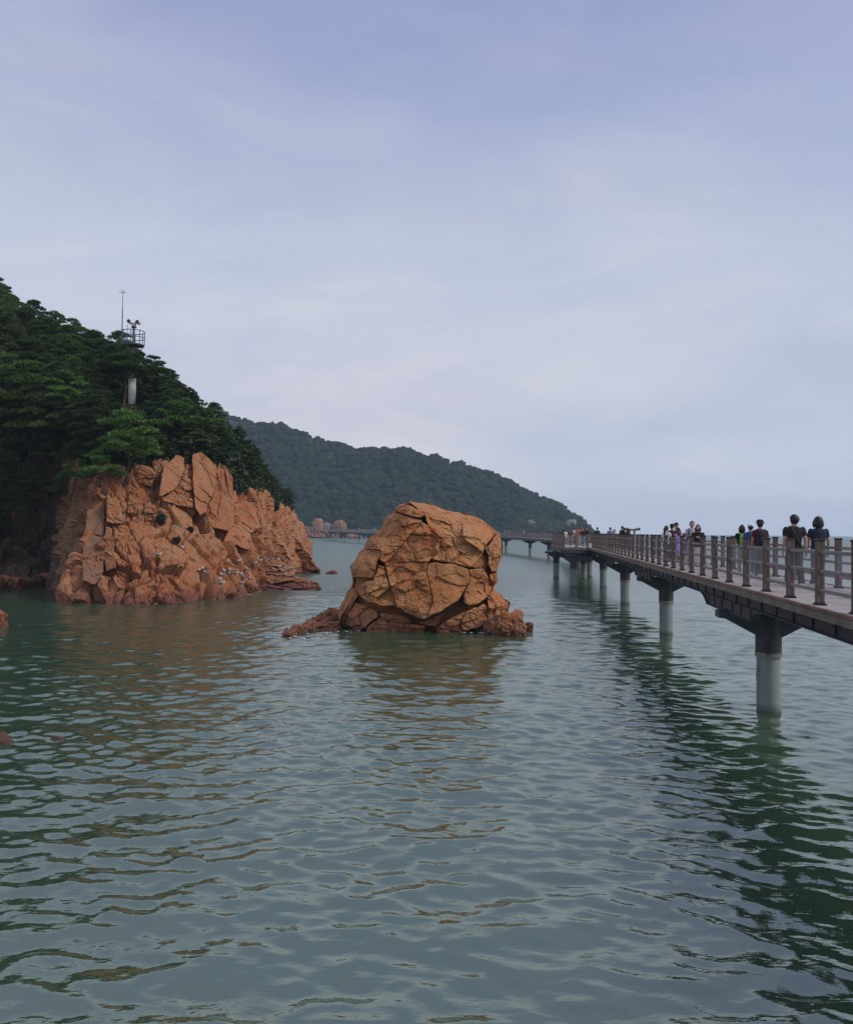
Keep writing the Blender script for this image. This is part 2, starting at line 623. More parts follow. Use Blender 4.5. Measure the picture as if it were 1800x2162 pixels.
t = NT("grey_pile_paint")
sx = t.node('ShaderNodeSeparateXYZ'); t.l.new(t.pos, sx.inputs[0])
pc = t.ramp(t.noise(1.6, 4.0, stretch=(1, 1, 0.3)), [(0.3, (0.225, 0.25, 0.24)), (0.7, (0.30, 0.325, 0.315))])
hh = t.math('ADD', sx.outputs[2], t.math('MULTIPLY', t.noise(4.0, 4.0), 0.35))
pc = t.mix(t.ramp(hh, [(0.20, 0.85), (0.42, 0.0)]), pc, (0.055, 0.065, 0.04))
rs_ = t.ramp(t.noise(2.6, 5.0, 0.6, stretch=(1.6, 1.6, 0.12)), [(0.60, 0.0), (0.72, 0.55)])
t.color(t.mix(rs_, pc, (0.17, 0.115, 0.075)))
t.val('Roughness', 0.55)
M_PILE = t.m
M_BAND = simple("pale_pile_band", (0.24, 0.235, 0.20), 0.6, 0.3, 5.0)
M_WHITE = simple("white_paint", (0.72, 0.71, 0.66), 0.5, 0.08, 2.0)
M_MAST = simple("mast_steel", (0.10, 0.105, 0.12), 0.5, 0.2, 3.0)
M_BLACK = simple("black_plastic", (0.012, 0.012, 0.013), 0.35, 0.2, 5.0)
M_OLIVE = simple("olive_telescope_paint", (0.115, 0.125, 0.085), 0.5, 0.15, 6.0)

t = NT("clear_acrylic_panel")
t.color((0.70, 0.73, 0.76)); t.val('Roughness', 0.25); t.val('Alpha', 0.07)
M_GLASS = t.m

# ================================================================== WATER
def build_water():
    rs = [3.0]
    while rs[-1] < 330:
        r = rs[-1]
        rs.append(r + max(0.035, (0.0038 if r < 60 else 0.009) * r))
    rs = np.array(rs)
    A0 = R(36)
    an = np.linspace(-A0, A0, 700)
    rr, aa = np.meshgrid(rs, an, indexing='ij')
    X, Y = rr * np.sin(aa), rr * np.cos(aa)
    rng = np.random.default_rng(5)
    Z = np.zeros_like(X); DX = np.zeros_like(X); DY = np.zeros_like(X)
    step = np.maximum(0.035, np.where(rr < 60, 0.0038, 0.009) * rr)
    N = 96
    for i in range(N):
        lam = 0.27 * (3.0 / 0.27) ** ((i + rng.random()) / N)
        # two wave trains: a slow one rolling to the viewer's left, wind ripples straight in
        main = R(-104) if i % 3 else R(-66)
        th = main + rng.normal(0, R(27))
        k = 2 * math.pi / lam
        a = lam * 0.0035 * (0.7 + 0.6 * rng.random()) * (1.5 if lam < 0.9 else 0.9 if lam < 1.6 else 0.55)
        ph = k * (X * math.cos(th) + Y * math.sin(th)) + rng.random() * 6.283
        # gusts: every wavelength is livelier in some patches than in others
        att = np.clip((lam / step - 2.2) / 2.2, 0, 1)
        if i % 4 == 0:
            gust = 0.75 + 0.45 * vnoise(np.stack([X / 9 + i, Y / 14, X * 0], -1), 40 + i % 12)
        aw = a * att * gust
        Z += aw * np.sin(ph)
        q = 0.75
        DX += q * aw * math.cos(th) * np.cos(ph)
        DY += q * aw * math.sin(th) * np.cos(ph)
    fade = np.clip((330 - rr) / 120, 0, 1) * np.clip((A0 - np.abs(aa)) / R(4), 0, 1) * np.clip((rr - 3) / 1.5, 0, 1)
    V = np.stack([X + DX * fade, Y + DY * fade, Z * fade], -1).reshape(-1, 3)
    F = grid_faces(len(rs), len(an))
    # the calm rest of the sea, out to the horizon
    ro = np.concatenate([[0.0], np.geomspace(3.0, 3200, 60)])
    ao = np.linspace(A0, 2 * math.pi - A0, 60)
    r2, a2 = np.meshgrid(ro, ao, indexing='ij')
    V2 = np.stack([r2 * np.sin(a2), r2 * np.cos(a2), 0 * r2], -1).reshape(-1, 3)
    F2 = grid_faces(len(ro), len(ao)) + len(V)
    rb = np.geomspace(rs[-1], 3200, 24)
    ab = np.linspace(-A0, A0, 40)
    r3, a3 = np.meshgrid(rb, ab, indexing='ij')
    V3 = np.stack([r3 * np.sin(a3), r3 * np.cos(a3), 0 * r3], -1).reshape(-1, 3)
    F3 = grid_faces(len(rb), len(ab)) + len(V) + len(V2)
    rc = np.array([0.0, 1.5, 3.0])
    r4, a4 = np.meshgrid(rc, ab, indexing='ij')
    V4 = np.stack([r4 * np.sin(a4), r4 * np.cos(a4), 0 * r4], -1).reshape(-1, 3)
    F4 = grid_faces(3, 40) + len(V) + len(V2) + len(V3)
    fl = lambda f: f[:, ::-1]
    o = mobj("sea_water", np.concatenate([V, V2, V3, V4]), [fl(F), fl(F2), fl(F3), fl(F4)], M_WATER, smooth=True)
    tag(o, "grey green choppy sea water reaching to the horizon", kind='structure')


build_water()


# ================================================================== FAR HILL
def interp_cols(cols, counts):
    """cols: (n, m, 3) control points -> dense rows by Catmull-Rom along the first axis"""
    cols = np.asarray(cols, float)
    out = []
    n = len(cols)
    for i in range(n - 1):
        p0, p1, p2, p3 = cols[max(i - 1, 0)], cols[i], cols[i + 1], cols[min(i + 2, n - 1)]
        k = counts[i]
        for u in np.arange(k) / k:
            out.append(0.5 * (2 * p1 + (p2 - p0) * u + (2 * p0 - 5 * p1 + 4 * p2 - p3) * u ** 2 + (3 * p1 - p0 - 3 * p2 + p3) * u ** 3))
    out.append(cols[-1])
    return np.array(out)


def rows_t(dense, tt):
    """resample every dense row (m control points) at parameters tt in 0..m-1 (smooth)"""
    m = dense.shape[1]
    i = np.clip(np.floor(tt).astype(int), 0, m - 2)
    u = (tt - i)[None, :, None]
    g = lambda k: dense[:, np.clip(k, 0, m - 1)]
    p0, p1, p2, p3 = g(i - 1), g(i), g(i + 1), g(i + 2)
    return 0.5 * (2 * p1 + (p2 - p0) * u + (2 * p0 - 5 * p1 + 4 * p2 - p3) * u ** 2 + (3 * p1 - p0 - 3 * p2 + p3) * u ** 3)


ridge = [(250, 822), (330, 838), (420, 862), (490, 890), (560, 907), (600, 916), (640, 926), (700, 945), (760, 955), (800, 959), (855, 953), (885, 964),
         (950, 980), (1010, 998), (1080, 1022), (1130, 1046), (1175, 1062), (1205, 1080), (1228, 1100), (1239, 1114)]
cols = []
for i, (px, py) in enumerate(ridge):
    f = i / (len(ridge) - 1)
    df, dr = 480 + 90 * f, 690 + 0 * f - 60 * f
    if i > len(ridge) - 4: dr = 625 - 18 * (i - len(ridge) + 4)
    rd = P(px, py + 7, dr)
    ft = P(px, 1121, df); ft[2] = -2
    mid = ft * 0.5 + rd * 0.5; mid[2] = 2 + (rd[2]) * 0.62
    low = ft * 0.93 + rd * 0.07; low[2] = 2 + rd[2] * 0.12
    bk = rd + np.array([30, 130, 0]); bk[2] = rd[2] * 0.35
    cols.append([ft, low, mid, rd, bk])
D = interp_cols(cols, [14] * (len(cols) - 1))
H = rows_t(D, np.linspace(0, 4, 60))
H[..., 2] += 5.0 * fbm(H / 75.0, 3, 3) * np.clip(H[..., 2] / 12, 0, 1)
far_hill = mobj("far_hill", H.reshape(-1, 3), grid_faces(H.shape[0], H.shape[1]), M_HILL, smooth=True)
tag(far_hill, "long dark wooded hill falling to the sea across the bay", kind='structure')


def ico(sub=2):
    import bmesh
    bm = bmesh.new()
    bmesh.ops.create_icosphere(bm, subdivisions=sub, radius=1.0)
    V = np.array([v.co[:] for v in bm.verts])
    F = np.array([[v.index for v in f.verts] for f in bm.faces])
    bm.free()
    return V, F


def build_far_wood():
    rng = np.random.default_rng(21)
    iv, if_ = ico(2)
    n = 5400
    ui = rng.random(n) * (H.shape[0] - 1.001)
    ti = 4 + rng.random(n) * 44
    a, b = ui.astype(int), ti.astype(int)
    base = H[a, b] * (1 - (ui - a))[:, None] + H[a + 1, b] * (ui - a)[:, None]
    rad = rng.uniform(1.6, 3.6, n) * (1 + 0.4 * (rng.random(n) < 0.12))
    sh = np.clip(0.5 + 0.30 * rng.normal(size=n) + 0.3 * fbm(base / 40.0, 12, 3), 0, 1)
    ht = rng.uniform(0.6, 0.95, n)
    V = iv[None] * (1 + 0.34 * rng.normal(size=(n, len(iv), 1)).clip(-1.3, 1.3) * 0.8)
    V = V * np.stack([rad, rad, rad * ht], -1)[:, None] + (base + np.stack([0 * rad, 0 * rad, rad * 0.35], -1))[:, None]
    F = if_[None] + (np.arange(n) * len(iv))[:, None, None]
    o = mobj("far_woodland", V.reshape(-1, 3), F.reshape(-1, 3), M_WOOD, smooth=True)
    at = o.data.attributes.new('shade', 'FLOAT', 'POINT')
    at.data.foreach_set('value', np.repeat(sh, len(iv)).astype(np.float32))
    tag(o, "dense broadleaf wood covering the far hill across the bay", 'woodland', kind='stuff')


build_far_wood()

# ================================================================== HEADLAND
def Wf(px, py, z=-1.2):
    p = W(px, py).copy()
    p[2] = z
    return p


HC = [  # foot (water pixel), then lower face, middle face, cliff top, slope, ridge as (px, py, depth)
    [Wf(-430, 1262), P(-440, 1110, 66), P(-450, 1010, 68), P(-455, 900, 70), P(-470, 700, 80), P(-480, 470, 100)],
    [Wf(-120, 1258), P(-120, 1160, 66), P(-125, 1030, 70), P(-130, 860, 69), P(-140, 730, 78), P(-150, 590, 95)],
    [Wf(25, 1249), P(28, 1165, 69), P(28, 1040, 73), P(22, 880, 70.5), P(10, 755, 78), P(0, 658, 92)],
    [Wf(105, 1246), P(112, 1170, 69), P(118, 1060, 72.5), P(112, 915, 70), P(100, 800, 77), P(85, 715, 88)],
    [Wf(138, 1272), P(156, 1180, 55), P(176, 1090, 57.5), P(200, 995, 60), P(190, 880, 68), P(180, 765, 83)],
    [Wf(195, 1277), P(204, 1180, 53.2), P(214, 1085, 55.5), P(226, 980, 58.5), P(240, 890, 65), P(250, 795, 77)],
    [Wf(300, 1279), P(302, 1190, 53), P(308, 1090, 57), P(315, 980, 60.5), P(315, 885, 66), P(318, 805, 74)],
    [Wf(400, 1276), P(402, 1190, 55.5), P(404, 1090, 59.5), P(404, 965, 62), P(398, 900, 66), P(385, 850, 71)],
    [Wf(468, 1268), P(466, 1200, 58.5), P(468, 1110, 62), P(468, 985, 64.5), P(455, 930, 68), P(445, 893, 72)],
    [Wf(522, 1258), P(517, 1212, 61.5), P(512, 1130, 66.5), P(510, 1035, 70), P(502, 975, 73), P(494, 935, 76)],
    [Wf(568, 1245), P(556, 1215, 68.5), P(550, 1150, 73), P(546, 1040, 77), P(538, 1000, 80), P(532, 972, 82)],
    [Wf(596, 1222), P(586, 1195, 80), P(576, 1140, 84), P(568, 1055, 87), P(562, 1032, 89), P(556, 1015, 91)],
    [Wf(638, 1205), P(630, 1180, 97), P(615, 1125, 98), P(594, 1068, 99), P(586, 1055, 100), P(578, 1046, 101)],
    [P(646, 1190, 118) * np.array([1, 1, 0]) - np.array([0, 0, 1.2]), P(644, 1160, 118.5), P(632, 1115, 119), P(612, 1082, 119.5), P(602, 1068, 120), P(594, 1060, 121)],
    [np.array([-27, 150, -1.2]), np.array([-28, 151, 1.5]), np.array([-30, 152, 4]), np.array([-32, 153, 6]), np.array([-36, 154, 8]), np.array([-40, 155, 9])],
]
HC = np.array([[np.asarray(q, float) for q in c] for c in HC])
DEN = interp_cols(HC, [40, 46, 56, 44, 60, 90, 84, 60, 50, 44, 34, 30, 24, 14])


def build_cliff():
    tt = np.concatenate([np.linspace(0, 1, 46)[:-1], np.linspace(1, 2, 46)[:-1], np.linspace(2, 3, 52), 3 + np.array([0.06, 0.12, 0.2, 0.3])])
    B = rows_t(DEN, tt)
    gu = np.gradient(B, axis=0); gv = np.gradient(B, axis=1)
    Nn = np.cross(gu, gv)
    Nn /= np.linalg.norm(Nn, axis=-1)[..., None] + 1e-9
    # normals must look out to sea / the camera
    tocam = np.array([0, 0, 3.0]) - B
    sgn = np.sign((Nn * tocam).sum(-1).mean())
    Nn = Nn * sgn
    warp = np.stack([vnoise(B / 2.3, 50), vnoise(B / 2.3, 51), vnoise(B / 2.3, 52)], -1) * 0.55
    Q = B + warp
    # joints lean: shear the space so that columns tilt with the rock's grain
    Qs = Q.copy()
    Qs[..., 0] += 0.2 * Q[..., 2]
    o1, c1, id1 = facets(Qs, (1.9, 1.9, 3.3), 1, 1.25)
    o2, c2, id2 = facets(Qs + 3.3, (0.78, 0.78, 1.15), 2, 1.25)
    o3, c3, _ = facets(Q * 1.0 + 7.7, (0.30, 0.30, 0.36), 3, 1.0)
    hz = B[..., 2]
    lowm = np.clip(1.25 - hz / 12.0, 0.5, 1.0)
    frac = np.clip(0.62 + 1.1 * vnoise(B / 2.8, 58), 0.32, 1.0)
    lowm = lowm * frac
    d = 0.62 * o1 + 0.36 * o2 * lowm + 0.11 * o3 * frac + 0.06 * fbm(B / 0.5, 9, 3)
    d -= 0.30 * (1 - c1) ** 3 + 0.17 * (1 - c2) ** 2 * lowm + 0.05 * (1 - c3) * frac
    edge = np.clip((3.2 - tt) / 0.3, 0, 1)[None, :]
    V = B + Nn * (d * (0.3 + 0.7 * edge))[..., None]
    nu, nv = V.shape[:2]
    F = grid_faces(nu, nv)
    if sgn < 0: F = F[:, ::-1]
    Vf = V.reshape(-1, 3)
    idv = id1.reshape(-1)
    fid = idv[F[:, 0]]
    root = empty("headland_cliff", (-18, 58, 0))
    tag(root, "rugged orange granite cliff of the headland rising from the sea", kind='structure')
    ids, inv, cnt = np.unique(fid, return_inverse=True, return_counts=True)
    order = np.argsort(-cnt)
    rank = np.empty_like(order); rank[order] = np.arange(len(order))
    rest = []
    is_shady = lambda x, y, d: np.logical_and(np.logical_and(x < 108 + 0.10 * (1270 - y), y > 700), d < 90)  # cells in the cove: they take the stone with shade in its colour
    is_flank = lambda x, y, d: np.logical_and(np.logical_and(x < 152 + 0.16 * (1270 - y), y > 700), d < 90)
    bvh = BVHTree.FromPolygons([tuple(v) for v in Vf], [tuple(f) for f in F])
    for k, u in enumerate(ids):
        fs = F[inv == k]
        if rank[k] >= 200 or len(fs) < 40:
            rest.append(fs); continue
        vi, loc = np.unique(fs, return_inverse=True)
        qx, qy = PIX(Vf[vi].mean(0))
        shady = is_shady(qx, qy, Vf[vi][:, 1].mean())
        o = mobj("rock_block", Vf[vi] - np.array(root.location), loc.reshape(fs.shape), M_COVE_SHADE if shady else M_FLANK if is_flank(qx, qy, Vf[vi][:, 1].mean()) else M_CLIFF, root)
        if shady and rank[k] < 60: o['label'] = "dark damp rock of the cove"
    if rest:
        fs = np.concatenate(rest)
        vi, loc = np.unique(fs, return_inverse=True)
        cx, cy_ = PIX(Vf[fs].mean(1))
        o = mobj("rock_rubble", Vf[vi] - np.array(root.location), loc.reshape(fs.shape), None, root, mats=[M_CLIFF, M_FLANK, M_COVE_SHADE], mi=is_shady(cx, cy_, Vf[fs][:, :, 1].mean(1)).astype(int) + is_flank(cx, cy_, Vf[fs][:, :, 1].mean(1)).astype(int))
        o['kind'] = 'stuff'
    return root, bvh


CLIFF, CLIFF_BVH = build_cliff()

SL = rows_t(DEN, 3 + np.linspace(-0.1, 2, 42))
SLb = SL[:, -1:] + np.array([[[-8.0, 14.0, -9.0]]])
SL = np.concatenate([SL, SLb], 1)
SL[..., 2] += 0.5 * fbm(SL / 4.0, 33, 3) * (np.arange(SL.shape[1]) > 2)
slope = mobj("headland_slope", SL.reshape(-1, 3), grid_faces(SL.shape[0], SL.shape[1])[:, ::-1], M_SOIL, smooth=True)
tag(slope, "dark earthy slope of the headland under the pines", kind='structure')


def leaf_tris(rng, C, size, flat=0.5):
    """random leaf triangles at centres C"""
    n = len(C)
    a = rng.normal(size=(n, 3)); a[:, 2] *= flat
    a /= np.linalg.norm(a, axis=1)[:, None]
    b = rng.normal(size=(n, 3)); b -= a * (a * b).sum(1)[:, None]
    b /= np.linalg.norm(b, axis=1)[:, None]
    s = size * rng.uniform(0.6, 1.4, n)[:, None]
    V = np.stack([C - b * s * 0.45, C + b * s * 0.45, C + a * s * 1.2], 1)
    return V.reshape(-1, 3), np.arange(3 * n).reshape(-1, 3)


def build_undergrowth():
    rng = np.random.default_rng(3)
    n = 80000
    a = rng.integers(0, SL.shape[0] - 1, n); b = rng.integers(0, SL.shape[1] - 2, n)
    u, v = rng.random((2, n, 1))
    p = SL[a, b] * (1 - u) * (1 - v) + SL[a + 1, b] * u * (1 - v) + SL[a, b + 1] * (1 - u) * v + SL[a + 1, b + 1] * u * v
    ux, uy = PIX(p)
    p = p[~((np.abs(ux - 277) < 26) & (p[:, 1] < 69.6) & (uy < 890))]; n = len(p)
    hgt = 0.15 + 1.5 * np.clip(0.5 + 0.8 * fbm(p / 2.2, 61, 3), 0, 1.2)
    p[:, 2] += hgt * rng.random(n) ** 0.6
    V, F = leaf_tris(rng, p, 0.34)
    o = mobj("undergrowth", V, F, M_BUSH)
    tag(o, "dark tangled undergrowth between the pines on the headland", 'undergrowth', kind='stuff')


build_undergrowth()


# ------------------------------------------------------------------ pines
def make_pine(seed, h=5.0, lean=(0.0, 0.0), mat=None, pads=15, spread=1.0, lo=0.34):
    rng = np.random.default_rng(seed)
    root = empty("pine_tree")
    mb = MB()
    k = 7
    zz = np.linspace(-0.6, h * 0.93, k)
    wob = np.cumsum(rng.normal(0, 0.13, (k, 2)), 0)
    pts = np.column_stack([wob[:, 0] + lean[0] * np.linspace(0, 1, k) ** 1.5, wob[:, 1] + lean[1] * np.linspace(0, 1, k) ** 1.5, zz])
    mb.tube(pts, np.linspace(0.16, 0.035, k) * h / 5, 7)
    VV, FF, nn = [], [], 0
    for i in range(pads):
        f = (i + 0.5) / pads
        z = h * (lo + (0.98 - lo) * f)
        c0 = np.array([np.interp(z - 0.25, zz, pts[:, 0]), np.interp(z - 0.25, zz, pts[:, 1]), z - 0.45])
        ang = i * 2.4 + rng.uniform(-0.5, 0.5)
        rr = spread * h * (0.38 * (1 - f) ** 0.7 + 0.05) * rng.uniform(0.55, 1.1)
        c1 = c0 + np.array([math.cos(ang) * rr, math.sin(ang) * rr, 0.35 + 0.1 * rng.normal()])
        mid = c0 * 0.5 + c1 * 0.5 + np.array([0, 0, -0.05 + 0.1 * rng.normal()])
        mb.tube([c0, mid, c1], [0.055 * h / 5, 0.04 * h / 5, 0.015], 5)
        R_ = h * (0.115 + 0.075 * (1 - f)) * rng.uniform(0.8, 1.25)
        n = int(150 * (R_ / 0.75) ** 2)
        r = R_ * np.sqrt(rng.random(n)); th = rng.random(n) * 6.283
        x, y = r * np.cos(th) * 1.15, r * np.sin(th)
        zc = 0.42 * R_ * (1 - (r / R_) ** 2) * rng.random(n) ** 0.45 + 0.09 * R_ * vnoise(np.stack([x / 0.3, y / 0.3, x * 0 + i], -1), seed)
        C = c1 + np.stack([x, y, zc], -1)
        # a tuft: five needles fanned upward and outward
        for _ in range(5):
            dirv = np.stack([x / R_ * 0.8, y / R_ * 0.8, np.full(n, 0.75)], -1) + rng.normal(0, 0.62, (n, 3))
            dirv /= np.linalg.norm(dirv, axis=1)[:, None]
            sd_ = np.cross(dirv, rng.normal(size=(n, 3))); sd_ /= np.linalg.norm(sd_, axis=1)[:, None]
            L = rng.uniform(0.16, 0.30, n)[:, None]
            V = np.stack([C - sd_ * 0.040, C + sd_ * 0.040, C + dirv * L], 1).reshape(-1, 3)
            VV.append(V); FF.append(np.arange(3 * n).reshape(-1, 3) + nn); nn += 3 * n
    mb.build("trunk", M_BARK, root, smooth=True)
    mobj("crown", np.concatenate(VV), np.concatenate(FF), mat or M_PINE, root)
    return root


def copy_tree(o, loc, rz, sc):
    c = share(o, None, loc, (0, 0, rz), sc)
    for ch in o.children:
        share(ch, c)
    return c


PINES = [make_pine(100 + i, 5.0, lean, None, pads, sp) for i, (lean, pads, sp) in enumerate(
    [((0, 0), 16, 1.0), ((0.5, -0.3), 15, 1.1), ((-0.4, 0.2), 17, 0.95), ((0.8, 0), 14, 1.15), ((0, -0.6), 15, 1.05)])]
PINE_GROUP = "pines covering the headland slope"
PINE_LABEL = "dark green pine standing in the thick wood on the headland slope"


def plant_pines():
    rng = np.random.default_rng(9)
    pts = []
    used = [False] * len(PINES)
    tries = 0
    cand = []
    for _ in range(9000):
        a = rng.integers(0, SL.shape[0] - 1); b = rng.integers(3, SL.shape[1] - 2)
        p = SL[a, b] + (SL[a + 1, b + 1] - SL[a, b]) * rng.random()
        cand.append(p)
    for p in cand:
        px, py = PIX(p)
        if px < -190 or px > 700: continue
        mind = 1.75 if p[1] < 100 else 2.2
        if any((p[0] - q[0]) ** 2 + (p[1] - q[1]) ** 2 < mind ** 2 for q in pts): continue
        # leave the tower's white shaft in view
        if abs(px - 277) < 66 and p[1] < 72.5 and py > 800 and py - 4.2 * FPX / p[1] < 845: continue
        if len(pts) >= 250: break
        pts.append(p)
        i = rng.integers(0, len(PINES))
        sc = rng.uniform(0.55, 0.85) * np.interp(px, [290, 330, 430, 480], [1.0, 0.72, 0.58, 0.50])
        if used[i]:
            o = copy_tree(PINES[i], p, rng.random() * 6.28, sc)
        else:
            o = PINES[i]; used[i] = True
            o.location = p; o.rotation_euler = (0, 0, rng.random() * 6.28); o.scale = (sc,) * 3
        o['label'] = PINE_LABEL; o['category'] = 'pine tree'; o['group'] = PINE_GROUP
    return len(pts)


NP = plant_pines()
print("pines", NP)


def ray_hit(px, py, bvhs):
    o = Vector((0, 0, CAM_Z))
    d = Vector(P(px, py, 50.0)) - o
    d.normalize()
    best = None
    for b in bvhs:
        h = b.ray_cast(o, d)
        if h[0] is not None and (best is None or h[3] < best[3]): best = h
    return best


# single pines that stand out at the edge of the cliff
BRIGHT = make_pine(200, 3.2, (0.5, -1.1), M_PINE2, 13, 1.35)
BR2 = make_pine(201, 2.8, (-0.9, -0.6), M_PINE2, 11, 1.4)
TALL = make_pine(203, 5.6, (0.2, -0.2), M_PINE, 13, 0.9, lo=0.66)
SPECIAL = [
    (TALL, P(262, 884, 67.3), 0.4, 1.0, "tall bare stemmed pine hiding the mast between its platform and the white shaft"),
    (BRIGHT, P(268, 1000, 57.6), 0.0, 1.25, "fresh green pine hanging over the cliff edge above the pale slabs"),
    (BR2, P(222, 1035, 56.6), 0.3, 0.95, "small bright pine tuft leaning out at the cliff's corner over the dark cove"),
    (BRIGHT, P(338, 940, 61.5), 2.0, 1.1, "bright green layered pine below the white mast"),
    (BR2, P(420, 930, 63.0), 1.4, 1.0, "green pine on top of the tall smooth rock slab"),
    (BRIGHT, P(165, 875, 65.0), 4.0, 1.1, "yellow green pine branch spreading over the dark cove"),
    (BR2, P(150, 1035, 59.5), 2.6, 0.8, "low pine bough reaching across the dark cove"),
]
seen = set()
for src, loc, rz, sc, lab in SPECIAL:
    if id(src) in seen:
        o = copy_tree(src, loc, rz, sc)
    else:
        seen.add(id(src)); o = src
        o.location = loc; o.rotation_euler = (0, 0, rz); o.scale = (sc,) * 3
    tag(o, lab, 'pine tree', "fresh green pines along the cliff edge")


COVE = [(-60, 905, 66.5, 1.0), (-20, 930, 67.0, 0.9), (30, 925, 66.5, 1.0), (70, 940, 67.0, 0.85), (110, 945, 66.5, 0.9), (150, 945, 65.0, 0.75), (10, 880, 67.5, 1.05), (60, 890, 67.5, 1.0), (120, 890, 67, 0.95),
        (-20, 1080, 67.0, 0.6), (18, 1100, 67.5, 0.55), (-45, 1125, 66, 0.6), (40, 1075, 68.5, 0.5), (-5, 1130, 66.0, 0.45), (185, 985, 62.5, 0.55), (150, 1000, 65.5, 0.6), (95, 985, 68.0, 0.6), (40, 990, 68.0, 0.65), (-10, 1000, 67.5, 0.7), (70, 1040, 69, 0.5), (125, 1060, 67.5, 0.45), (175, 940, 63.5, 0.7), (20, 1035, 68.5, 0.5), (60, 965, 67.5, 0.75), (120, 975, 66.5, 0.65)]
for i, (px, py, d, sc) in enumerate(COVE):
    o = copy_tree(PINES[i % 5], P(px, py, d), i * 1.7, sc)
    o.rotation_euler = (R(14), 0, i * 0.0)
    tag(o, "dark pine hanging over the shaded cove at the left edge", 'pine tree', "pines over the dark cove")


# ================================================================== SCULPTED ROCK BLOCKS
def seg_dist(px, py, poly):
    A = np.asarray(poly, float); Bp = np.roll(A, -1, 0)
    p = np.stack([px, py], -1)[..., None, :]
    ab = Bp - A
    t_ = np.clip(((p - A) * ab).sum(-1) / ((ab ** 2).sum(-1) + 1e-9), 0, 1)
    return np.sqrt((((A + ab * t_[..., None]) - p) ** 2).sum(-1)).min(-1)


def densify(poly, nb, wob, seed):
    A = np.asarray(poly, float)
    L = np.linalg.norm(np.roll(A, -1, 0) - A, axis=1)
    cum = np.concatenate([[0], np.cumsum(L)])
    s = np.linspace(0, cum[-1], nb, endpoint=False)
    A2 = np.concatenate([A, A[:1]])
    b = np.stack([np.interp(s, cum, A2[:, 0]), np.interp(s, cum, A2[:, 1])], -1)
    # soften corners a little
    for _ in range(1):
        b = 0.5 * b + 0.25 * (np.roll(b, 1, 0) + np.roll(b, -1, 0))
    q = np.concatenate([b, np.zeros((nb, 1))], 1)
    return b + wob * np.stack([fbm(q / 26, seed, 3), fbm(q / 26 + 50, seed + 7, 3)], -1)


